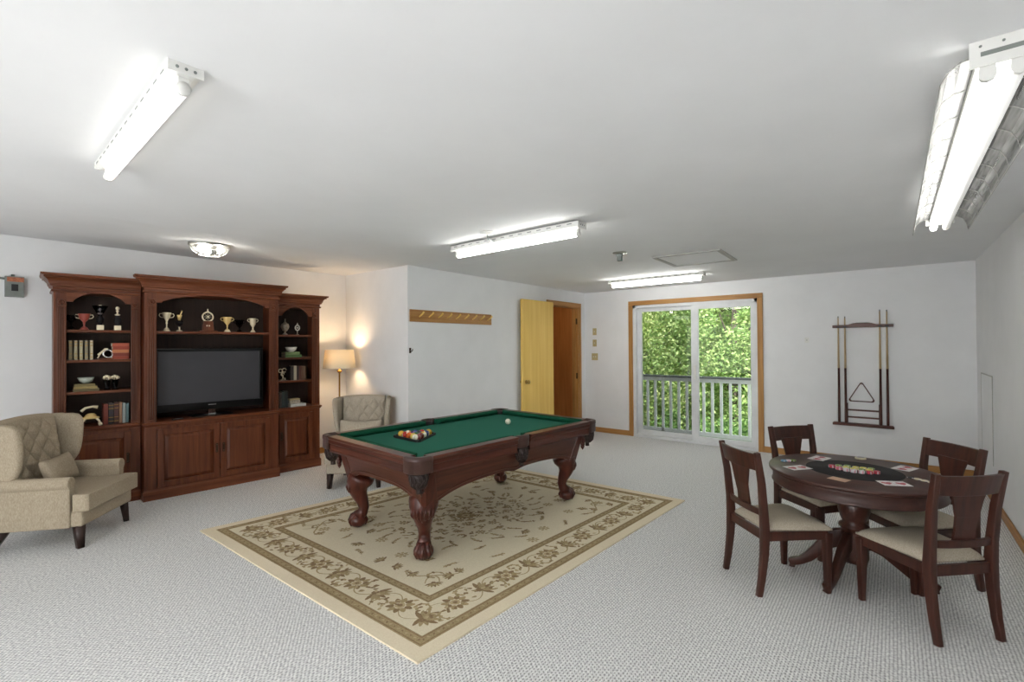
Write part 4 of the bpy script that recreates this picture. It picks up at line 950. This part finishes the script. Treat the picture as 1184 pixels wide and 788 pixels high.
for su, sv in ((.46, .46), (RW-.46, .46), (.46, RL-.46), (RW-.46, RL-.46)):
    du, dv = (1 if su < cu else -1), (1 if sv < cv else -1)
    ribbon([(su+du*(.06+.3*t), sv+dv*(.12+.05*sin(6*t))) for t in [i/12 for i in range(13)]], .006, 4); ribbon([(su+du*(.12+.05*sin(6*t)), sv+dv*(.06+.3*t)) for t in [i/12 for i in range(13)]], .006, 4)
    scroll(su+du*.16, sv+dv*.16, 1, .07); palmette(su+du*.3, sv+dv*.1, 0, .05); palmette(su+du*.1, sv+dv*.3, 1.5, .05)
tag(rg.build('area_rug', rm, fix=False), 'cream and brown floral area rug under the pool table', 'rug')

# ------------------------------------------------------------------ pool table
PT = (-3.004, 3.115, .012); PA = -.067
pt = thing('pool_table', PT, PA, 'carved mahogany pool table with green felt, standing on the rug', 'pool table')
def PW(x, y, z): return (PT[0]+x*cos(PA)-y*sin(PA), PT[1]+x*sin(PA)+y*cos(PA), PT[2]+z)
HW, HL, ZT = .67, 1.0775, .775
MB().box(-.56, .56, -.965, .965, ZT-.075, ZT-.045).build('bed', M['felt'], pt)
def rail(x0, x1, y0, y1, outer, nm='rail'):
    """outer: 'x+','x-','y+','y-' the outward side"""
    ax = outer[0]; sg = 1 if outer[1] == '+' else -1
    P = [(0, 0), (0, -.016), (-.012, -.03), (-.012, -.055), (-.02, -.062), (-.022, -.105), (-.016, -.112), (-.02, -.13), (-.09, -.13), (-.09, -.006), (-.08, 0)]
    m = MB()
    if ax == 'x': m.prism(P, lambda u, v, q: (sg*(HW+u), q, ZT+v), y0, y1)
    else: m.prism(P, lambda u, v, q: (q, sg*(HL+u), ZT+v), x0, x1)
    return m.build(nm, M['table_wood'] if ax == 'x' else M['table_wood_x'], pt, bevel=.003)
cw = .125   # corner clear
for sg in '+-':
    rail(0, 0, -HL+cw, -.075, 'x'+sg); rail(0, 0, .075, HL-cw, 'x'+sg); rail(-HW+cw, HW-cw, 0, 0, 'y'+sg)
# felt cushions
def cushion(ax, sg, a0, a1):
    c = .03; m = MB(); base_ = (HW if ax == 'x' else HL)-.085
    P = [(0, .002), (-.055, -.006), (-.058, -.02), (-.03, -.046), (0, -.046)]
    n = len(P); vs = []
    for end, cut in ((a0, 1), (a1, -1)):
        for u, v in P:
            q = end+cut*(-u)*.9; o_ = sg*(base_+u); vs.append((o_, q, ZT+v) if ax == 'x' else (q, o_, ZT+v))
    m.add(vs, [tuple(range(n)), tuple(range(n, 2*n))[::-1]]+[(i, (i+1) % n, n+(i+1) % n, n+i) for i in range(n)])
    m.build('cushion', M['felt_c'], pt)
for sg in (-1, 1):
    cushion('x', sg, -HL+.13, -.05); cushion('x', sg, .05, HL-.13); cushion('y', sg, -HW+.13, HW-.13)
# leather corner pockets
def pocket(px_, py_, dx, dy, side=False):
    a0 = math.atan2(dy, dx); m = MB()
    if side: r = .055; span = 1.45; cxp, cyp = px_-dx*.06, py_
    else: r = .105; span = 1.05; cxp, cyp = px_-dx*.105, py_-dy*.105
    N = 14; prof = [(0, .0), (.008, -.004), (.01, -.03), (.006, -.035), (.008, -.105), (.0, -.112)] if not side else [(0, .0), (.008, -.004), (.01, -.03), (.006, -.09), (0, -.095)]
    inner = -.035
    vs = []
    for i in range(N+1):
        a_ = a0+(-span+2*span*i/N)
        if side: ex, ey = cos(a_)*.056, sin(a_)*.07
        else:
            # superellipse corner
            c_, s_ = cos(a_), sin(a_); k_ = (abs(c_)**3+abs(s_)**3)**(-1/3); ex, ey = c_*r*k_, s_*r*k_
        L_ = math.hypot(ex, ey)
        ring = [((L_+inner), 0.004)]+[((L_+o_), .004+z) for o_, z in prof]+[((L_+inner), -.11)]
        for rr_, z in ring: vs.append((cxp+ex/L_*rr_, cyp+ey/L_*rr_, ZT+z))
    n = len(prof)+2
    m.add(vs, [(i*n+j, (i+1)*n+j, (i+1)*n+(j+1) % n, i*n+(j+1) % n) for i in range(N) for j in range(n)]+[tuple(range(n)), tuple(N*n+j for j in range(n))[::-1]], 0, True)
    cap = m.build('pocket_cap', M['leather'], pt)
    # net/fringe bag
    b = MB(); rn = .05 if side else .06; cx2, cy2 = px_-dx*(.05 if side else .075), py_-dy*(.075 if not side else 0)
    b.lathe([(rn, ZT-.10), (rn*1.02, ZT-.14), (rn*.85, ZT-.19), (rn*.45, ZT-.215), (0, ZT-.22)], (cx2, cy2, 0), 16)
    for i in range(14):
        a_ = i*2*pi/14; b.tube([(cx2+cos(a_)*rn*1.03, cy2+sin(a_)*rn*1.03, ZT-.1), (cx2+cos(a_+.35)*rn*1.08, cy2+sin(a_+.35)*rn*1.08, ZT-.145), (cx2+cos(a_)*rn*.9, cy2+sin(a_)*rn*.9, ZT-.19), (cx2+cos(a_)*rn*.45, cy2+sin(a_)*rn*.45, ZT-.215)], .0055, 5)
        b.ball((cx2+cos(a_)*rn*.95, cy2+sin(a_)*rn*.95, ZT-.165), .009, 6)
    b.lathe([(.018, ZT-.215), (.02, ZT-.25), (.0, ZT-.25)], (cx2, cy2, 0), 10)
    b.build('pocket_net', M['net'], pt)
    MB().lathe([(rn*.86, ZT-.02), (rn*.86, ZT-.09), (0, ZT-.09)], (cx2-dx*.01, cy2-dy*.01, 0), 18).build('pocket_hole', M['blackm'], pt)
for sx in (-1, 1):
    for sy in (-1, 1): pocket(sx*HW, sy*HL, sx, sy)
    pocket(sx*(HW+.006), 0, sx, 0, True)
# cabinet apron: tapered panels with scalloped lower edge
def apron(ax, sg):
    m = MB(); half = (.86 if ax == 'x' else .48); top = ZT-.13
    N = 40; P = []
    def low(t):   # t -1..1 along
        a_ = abs(t)
        if a_ > .93: return .405
        s_ = (a_-.0)/.93
        return .405+.085*(1-s_**4)-(.02*math.exp(-((a_-.0)/.09)**2) if ax == 'x' else 0)
    for i in range(N+1):
        t = -1+2*i/N; a_top = t*(half+.07); a_bot = t*half
        for thick in (0, .03):
            ot = (.585 if ax == 'x' else .965)-thick; ob = (.53 if ax == 'x' else .915)-thick
            lz = low(t); f_ = (top-lz)/(top-.405); o_b = ot+(ob-ot)*f_; al = a_top+(a_bot-a_top)*f_
            for (o_, al_, z) in ((ot, a_top, top), (o_b, al, lz)):
                P.append((sg*o_, al_, z) if ax == 'x' else (al_, sg*o_, z))
    fs = []
    for i in range(N):
        a_ = i*4; b_ = a_+4; fs += [(a_, b_, b_+1, a_+1), (a_+2, a_+3, b_+3, b_+2), (a_+1, b_+1, b_+3, a_+3), (a_, a_+2, b_+2, b_)]
    fs += [(0, 1, 3, 2), (4*N, 4*N+2, 4*N+3, 4*N+1)]
    m.add(P, fs)
    # bead moulding following the lower edge
    for oz, rr_ in ((.03, .006),):
        pts = []
        for i in range(N+1):
            t = -1+2*i/N; lz = low(t)+oz; f_ = (top-lz)/(top-.405); ot = (.585 if ax == 'x' else .965); ob = (.53 if ax == 'x' else .915)
            o_ = ot+(ob-ot)*f_; al = t*(half+.07)+(t*half-t*(half+.07))*f_; pts.append((sg*o_, al, lz) if ax == 'x' else (al, sg*o_, lz))
        m.tube(pts, rr_, 6)
    m.build('apron', M['table_wood'] if ax == 'x' else M['table_wood_x'], pt)
for ax in 'xy':
    for sg in (-1, 1): apron(ax, sg)
MB().box(-.57, .57, -.95, .95, .60, ZT-.08).build('slate_frame', M['table_wood'], pt)
# corner blocks with carving, legs
for sx in (-1, 1):
    for sy in (-1, 1):
        cbk = MB(); 
        T0 = [(.588, .86), (.588, .94), (.565, .968), (.48, .968), (.46, .85)]
        B0 = [(.533, .79), (.533, .895), (.512, .918), (.40, .918), (.38, .78)]
        vs = [(sx*x, sy*y, ZT-.13) for x, y in T0]+[(sx*x, sy*y, .395) for x, y in B0]; n = 5
        cbk.add(vs, [(0, 1, 2, 3, 4), (9, 8, 7, 6, 5)]+[(i, n+i, n+(i+1) % n, (i+1) % n) for i in range(n)])
        cb_ = cbk.build('corner_block', M['leg_wood'], pt, bevel=.004)
        cv_ = MB(); bx_, by_ = .575, .955
        for k_, (w_, z) in enumerate([(-.03, .575), (.0, .585), (.03, .575), (-.018, .545), (.018, .545), (0, .52), (-.03, .605), (.03, .605), (0, .615)]):
            cv_.ball((sx*(bx_-.012+w_*.6), sy*(by_+.008-w_*.6), z), .017, 10, 0, 1.4)
            cv_.tube([(sx*(bx_+w_*.6), sy*(by_+.012-w_*.6), z+.03), (sx*(bx_+.004+w_*.9), sy*(by_+.014-w_*.9), z), (sx*(bx_-.008+w_*.5), sy*(by_+.004-w_*.5), z-.03)], .006, 5)
        cv_.build('carving', M['leg_wood'], cb_)
        # cabriole leg
        D = Vector((sx*.7, sy*.7, 0)).normalized(); b0 = Vector((sx*.425, sy*.832, 0))
        path = [(.43, -.0, .115), (.40, .012, .116), (.365, .03, .108), (.32, .036, .09), (.27, .024, .068), (.215, .0, .053), (.165, -.012, .046), (.125, -.002, .048), (.095, .026, .06)]
        lg_ = MB(); lg_.tube([b0+D*o_+Vector((0, 0, z)) for z, o_, r in path], [p_[2]*.93 for p_ in path], 16)
        fc = b0+D*.036+Vector((0, 0, .058)); lg_.ball(fc, .073, 18, 0, .79)
        lo_ = lg_.build('leg', M['leg_wood'], pt)
        cl_ = MB()
        for k_ in range(4):
            a_ = math.atan2(D.y, D.x)+(-.75, -.0, .75, pi)[k_]; e_ = Vector((cos(a_), sin(a_), 0))
            cl_.tube([b0+Vector((0, 0, .125))+e_*.03, fc+e_*.05+Vector((0, 0, .038)), fc+e_*.069+Vector((0, 0, .0)), fc+e_*.058+Vector((0, 0, -.036))], [.018, .019, .017, .008], 8)
        cl_.build('claw', M['leg_wood'], lo_)
        kc = MB()
        for k_ in range(7):
            w_ = (k_-3)*.3; a_ = math.atan2(D.y, D.x)+w_; e_ = Vector((cos(a_), sin(a_), 0))
            kc.tube([b0+e_*.1+D*.012+Vector((0, 0, .39)), b0+e_*.096+D*.03+Vector((0, 0, .35-.008*abs(k_-3))), b0+e_*.078+D*.034+Vector((0, 0, .305)), b0+e_*.058+D*.02+Vector((0, 0, .255+.016*abs(k_-3)))], [.006, .009, .008, .003], 6)
        kc.build('knee_carving', M['leg_wood'], lo_)
# balls and rack
RX, RYc = -.13, -.5; BR = .0285; bz = ZT-.045+BR
rack = tri_ring(.205, .010, .02, 0).build('ball_rack', M['blackm'], loc=PW(RX, RYc, ZT-.045), rot=(0, 0, PA), bevel=.002)
tag(rack, 'dark triangular rack around the balls on the green felt', 'billiard rack')
cols = [((214, 170, 60), 0, 'yellow'), ((176, 40, 38), 0, 'red'), ((40, 60, 120), 1, 'blue striped'), ((40, 60, 130), 0, 'blue'), ((24, 24, 26), 0, 'black'), ((210, 168, 60), 1, 'yellow striped'), ((206, 110, 50), 1, 'orange striped'), ((96, 54, 110), 0, 'purple'),
        ((30, 96, 60), 1, 'green striped'), ((120, 40, 40), 0, 'maroon'), ((214, 174, 70), 0, 'golden'), ((190, 50, 48), 1, 'red striped'), ((208, 96, 40), 0, 'orange'), ((214, 184, 90), 1, 'pale gold striped'), ((130, 46, 52), 1, 'maroon striped')]
rows = ['at the far tip', 'in the second row', 'in the middle row', 'in the fourth row', 'in the nearest row']
M['ivory'] = plain('ivory_ball', (236, 230, 208), .12, scale=4)
ORD = ['leftmost', 'second from the left', 'third from the left', 'fourth from the left', 'fifth from the left']
i = 0
# apex points to the far end
for r_ in range(5):
    for q in range(r_+1):
        c, st, nm = cols[i]; mt = plain('ball_%s' % nm.replace(' ', '_'), c, .12, scale=4)
        x = RX+(q-r_/2)*.058; y = RYc+.136-r_*.0503
        b = MB(); k_ = 10
        prof = [(max(BR*sin(pi*j/k_), 1e-6), -BR*cos(pi*j/k_)) for j in range(k_+1)]
        if st: b.lathe(prof[:4], (0, 0, 0), 16, 1); b.lathe(prof[3:8], (0, 0, 0), 16, 0); b.lathe(prof[7:], (0, 0, 0), 16, 1)
        else: b.lathe(prof, (0, 0, 0), 16, 0)
        o = b.build('billiard_ball', [mt, M['ivory']], loc=PW(x, y, bz), rot=(rr.uniform(0, 3), rr.uniform(0, 3), 0))
        tag(o, '%s billiard ball %s of the rack, %s' % (nm, rows[r_], ORD[q]) if r_ else '%s billiard ball at the far tip of the triangular rack' % nm, 'billiard ball', 'balls in the triangle')
        i += 1
o = MB().ball((0, 0, 0), BR, 20).build('cue_ball', M['ivory'], loc=PW(0.0, .505, bz)); tag(o, 'white cue ball alone on the green felt', 'billiard ball')

# ------------------------------------------------------------------ round card table
TC = (-.21, 3.77); ZR = .70
rt = thing('round_card_table', (TC[0], TC[1], 0), 0, 'round dark walnut pedestal table with a black felt centre', 'table')
MB().lathe([(0, ZR-.026), (.465, ZR-.026), (.479, ZR-.02), (.481, ZR-.008), (.475, ZR), (0, ZR)], seg=64).build('tabletop', M['dine_h'], rt)
MB().lathe([(.44, ZR-.026), (.462, ZR-.03), (.457, ZR-.04), (.457, ZR-.092), (.464, ZR-.098), (.457, ZR-.106), (.42, ZR-.106), (.42, ZR-.026)], seg=64).build('apron', M['dine_h'], rt)
M['bfelt'] = plain('black_felt', (26, 23, 24), .95, scale=100)
MB().lathe([(0, ZR), (.262, ZR), (.262, ZR+.001), (0, ZR+.0012)], (0, .01, 0), 48).build('felt_inlay', M['bfelt'], rt)
MB().lathe([(.10, ZR-.026), (.10, ZR-.09), (.055, ZR-.11), (.062, ZR-.135), (.055, ZR-.15), (.07, ZR-.17), (.085, ZR-.215), (.088, ZR-.25), (.075, ZR-.3), (.062, ZR-.33), (.082, ZR-.345), (.085, ZR-.36), (.07, ZR-.37), (.072, ZR-.40), (.078, ZR-.55), (.07, ZR-.58), (0, ZR-.58)], seg=32).build('pedestal', M['dine'], rt)
for an, rl_ in ((-112, .335), (14, .42), (186, .36), (100, .36)):
    a_ = R_(an); e_ = Vector((cos(a_), sin(a_), 0)); k_ = rl_/.4
    pts = [(.05, .26), (.1, .255), (.16, .215), (.22, .15), (.28, .09), (.33, .055), (.375, .04), (.405, .028)]
    sz = [(.022, .06), (.022, .055), (.021, .045), (.02, .036), (.02, .03), (.021, .024), (.024, .024), (.02, .022)]
    MB().tube([e_*u*k_+Vector((0, 0, z)) for u, z in pts], 0, sq=sz).box(rl_-.03, rl_+.004, -.02, .02, 0.0, .014, rz=a_, c=(0, 0)).build('foot', M['dine'], rt, bevel=.006)
# dining chairs
def dining_chair(loc, rz, label):
    t = thing('dining_chair', loc, rz, label, 'chair', 'dining chairs around the card table')
    hw = .178; fw = .195; d = .395; sh_ = .40; bh_ = .866   # rear half width, front half width
    # rear posts: one swept post each with the lower half as leg
    for s in (-1, 1):
        pts = [(s*hw, d/2+.042, 0), (s*hw, d/2+.024, .1), (s*hw, d/2+.006, .25), (s*hw, d/2, .38), (s*hw, d/2+.006, .5), (s*(hw+.006), d/2+.022, .68), (s*(hw+.014), d/2+.055, bh_)]
        MB().tube(pts, 0, sq=[(.014, .016), (.016, .018), (.018, .021), (.019, .024), (.018, .021), (.017, .018), (.016, .014)], up=(0, 1, 0)).build('back_post', M['dine'], t, bevel=.003)
        MB().tube([(s*fw, -d/2+.0, .37), (s*fw, -d/2, .2), (s*(fw-.0), -d/2, 0)], 0, sq=[(.022, .022), (.019, .019), (.014, .014)], up=(0, 1, 0)).build('leg', M['dine'], t, bevel=.003)
    # crest rail (curved back)
    def curved(z0, z1, y0, y1, w0, w1, bow, th, nm, topbow=0):
        m = MB(); N = 12; vs = []
        for i in range(N+1):
            u = -1+2*i/N; b_ = bow*(1-u*u)
            vs += [(u*w0, y0+b_, z0), (u*w1, y1+b_, z1+topbow*(1-u*u)), (u*w1, y1+b_+th, z1+topbow*(1-u*u)), (u*w0, y0+b_+th, z0)]
        m.add(vs, [(i*4+j, (i+1)*4+j, (i+1)*4+(j+1) % 4, i*4+(j+1) % 4) for i in range(N) for j in range(4)]+[(0, 1, 2, 3), (4*N+3, 4*N+2, 4*N+1, 4*N)])
        return m.build(nm, M['dine'], t, bevel=.003)
    curved(.752, .856, d/2+.024, d/2+.046, hw-.0, hw+.01, .028, .02, 'crest_rail', .0)
    curved(.475, .515, d/2-.008, d/2-.002, hw-.01, hw-.01, .018, .02, 'lower_rail')
    # splat, vase shaped
    m = MB(); sp = [(.51, .062, .0), (.57, .058, .007), (.64, .066, .02), (.72, .085, .026), (.77, .1, .032)]; vs = []
    for z, w_, yo in sp:
        yy = d/2+.012+yo
        vs += [(-w_, yy-.003, z), (w_, yy-.003, z), (w_, yy+.009, z), (-w_, yy+.009, z)]
    m.add(vs, [(i*4+j, i*4+(j+1) % 4, (i+1)*4+(j+1) % 4, (i+1)*4+j) for i in range(len(sp)-1) for j in range(4)]+[(3, 2, 1, 0), tuple(4*(len(sp)-1)+j for j in range(4))])
    m.build('splat', M['dine'], t)
    z0, z1 = .33, .385
    r = MB(); r.box(-fw+.01, fw-.01, -d/2-.012, -d/2+.01, z0, z1).box(-hw+.01, hw-.01, d/2-.01, d/2+.012, z0, z1)
    for s in (-1, 1):
        r.add([(s*(fw+.012), -d/2, z0), (s*(fw-.01), -d/2, z0), (s*(hw-.01), d/2, z0), (s*(hw+.012), d/2, z0), (s*(fw+.012), -d/2, z1), (s*(fw-.01), -d/2, z1), (s*(hw-.01), d/2, z1), (s*(hw+.012), d/2, z1)],
              [(0, 1, 2, 3), (7, 6, 5, 4), (0, 4, 5, 1), (1, 5, 6, 2), (2, 6, 7, 3), (3, 7, 4, 0)])
    r.build('seat_rail', M['dine'], t, bevel=.003)
    # seat cushion dome
    def cu_(a_, b_, top=True):
        u, v = 2*a_-1, 2*b_-1; hw_ = fw+.02+(hw-.01-fw-.02)*b_
        e = max(0, (1-abs(u)**5)*(1-abs(v)**5))
        return (u*hw_, -d/2-.02+b_*(d+.005), z1+.012+.042*e**.55)
    c = MB(); c.grid(cu_, 20, 20)
    c.grid(lambda a_, b_: ((2*a_-1)*(fw+.02+(hw-.01-fw-.02)*b_), -d/2-.02+b_*(d+.005), z1), 20, 20)
    for (p, q) in (((0, 0), (1, 0)), ((1, 0), (1, 1)), ((1, 1), (0, 1)), ((0, 1), (0, 0))):
        def ed(a_, b_, p=p, q=q):
            x, y, z = cu_(p[0]+(q[0]-p[0])*a_, p[1]+(q[1]-p[1])*a_); return (x, y, z1+(z-z1)*b_)
        c.grid(ed, 20, 2)
    c.build('seat', M['seat'], t)
    return t
def place(P_front_mid, P_back_mid, label):
    f_ = Vector(P_front_mid); b_ = Vector(P_back_mid); dd = (f_-b_).normalized(); c = (f_+b_)/2
    return (c.x, c.y, 0), math.atan2(dd.y, dd.x)+pi/2, label
ch0 = dining_chair(*place((-.465, 3.60), (-.745, 3.317), 'dining chair at the left front of the card table, seen from its side'))
for (fm, bm2, lb) in [((-.02, 3.63), (.255, 3.355), 'nearest dining chair at the right, its back towards the viewer'),
                      ((-.30, 4.10), (-.60, 4.33), 'dining chair at the far left of the card table, near the sliding door'),
                      ((-.035, 3.925), (.25, 4.17), 'dining chair at the far right of the card table, near the right wall')]:
    c = copy_tree(ch0); l_, r_, lb = place(fm, bm2, lb); c.location = l_; c.rotation_euler = (0, 0, r_); c['label'] = lb
# items on the card table
zt = ZR+.0005
CH = {}
def chipmat(k_):
    cc = {'red': (176, 50, 66), 'pink': (206, 110, 130), 'white': (206, 200, 206), 'yellow': (206, 196, 90), 'green': (120, 150, 70), 'blue': (110, 160, 190), 'black': (30, 28, 30), 'cream': (214, 206, 176)}
    if k_ not in CH: CH[k_] = plain('chip_'+k_, cc[k_], .5, scale=20)
    return CH[k_]
def chip(x, y, z, k_, label, grp):
    m = MB(); m.lathe([(0, 0), (.0165, 0), (.018, .001), (.018, .0045), (.0165, .0055), (0, .0055)], seg=16)
    for q in range(4):
        a_ = q*pi/2+.4; m.box(.0155, .0183, -.0035, .0035, .0008, .0048, 1, rz=a_, c=(0, 0))
    o = m.build('poker_chip', [chipmat(k_), chipmat('white' if k_ != 'white' else 'pink')], loc=(x, y, z)); tag(o, label, 'poker chip', grp)
pile = [(-.12, -.02, 'red'), (-.08, -.055, 'pink'), (-.04, -.07, 'white'), (0.0, -.08, 'white'), (.04, -.075, 'white'), (.08, -.06, 'red'), (.115, -.03, 'red'), (-.085, .01, 'green'), (-.045, -.02, 'yellow'), (-.003, -.03, 'yellow'), (.04, -.025, 'green'), (.078, -.01, 'yellow'), (-.04, .03, 'green'), (.005, .02, 'yellow'), (.045, .025, 'yellow'), (.085, .035, 'green')]
pn = ['left end', 'left front', 'front, left of centre', 'front centre', 'front, right of centre', 'right front', 'right end', 'left middle', 'middle, left of centre', 'very middle', 'middle, right of centre', 'right middle', 'back left', 'back centre', 'back, right of centre', 'back right']
for (dx, dy, k_), nm in zip(pile, pn):
    for q in range(3):
        chip(TC[0]+.005+dx+rr.uniform(-.001, .001), TC[1]+.02+dy, ZR+.0012+q*.0057, k_, '%s poker chip, %s of its stack, %s of the central pile' % (k_, ['bottom', 'middle', 'top'][q], nm), 'poker chips in the central pile')
for dx, k_, lb in ((-.395, 'blue', 'left end'), (-.37, 'white', 'middle'), (-.345, 'green', 'right end')):
    for q in range(2): chip(TC[0]+dx, TC[1]+.02+(dx+.37)*.9+.0*q, zt+q*.0057, k_, '%s poker chip, %s one, %s of the row near the left rim' % (k_, ['lower', 'upper'][q], lb), 'poker chips near the left rim')
for i, k_ in enumerate(['black', 'cream', 'cream', 'cream']):
    chip(TC[0]+.285+i*.03, TC[1]+.0-i*.02, zt, k_, '%s poker chip, %s in the row near the right rim' % (k_, ['leftmost', 'second from the left', 'third from the left', 'rightmost'][i]), 'poker chips near the right rim')
M['card'] = plain('white_card', (216, 212, 210), .5, scale=30); M['card_red'] = plain('red_card_print', (168, 52, 70), .5, scale=60); M['card_tan'] = plain('tan_card_back', (196, 160, 132), .5, scale=60)
def card(x, y, z, rz, label, grp, red=True, mat='card', s=1.2):
    t = thing('playing_card', (x, y, z), rz, label, 'playing card', grp)
    MB().box(-.03*s, .03*s, -.042*s, .042*s, 0, .0008).build('card_face', M[mat], t)
    if red:
        MB().prism([(0, -.02), (.018, .0), (.016, .012), (.008, .014), (0, .008), (-.008, .014), (-.016, .012), (-.018, 0)], lambda u, v, q: (u*1.5, v*1.5, q), .0008, .0012).build('pip', M['card_red'], t)
for (x, y, rz_, nm) in ((-.503, 3.63, .9, 'left, beside the blue chips'), (-.42, 4.02, 1.3, 'back left'), (-.005, 3.56, .5, 'right front'), (.05, 4.03, 1.2, 'back right')):
    x = TC[0]+(x-TC[0])*1.0
    for q in (0, 1): card(x+(q-.5)*.075*cos(rz_), y+(q-.5)*.075*sin(rz_), zt, rz_, 'red heart card, %s one of the pair at the table\'s %s' % (['left', 'right'][q], nm), 'pairs of face-up cards')
card(-.265, 3.47, zt, 1.2, 'tan backed playing card lying alone at the front rim of the table', None, False, 'card_tan')
t = thing('dealer_button', (-.19, 4.17, zt), 0, 'cream round dealer button near the back rim of the table', 'dealer button')
MB().lathe([(0, 0), (.032, 0), (.034, .006), (.03, .011), (0, .012)], seg=24).build('disc', chipmat('cream'), t); MB().lathe([(.022, .0118), (.024, .0125), (.026, .0118)], seg=24).build('ring', chipmat('white'), t)
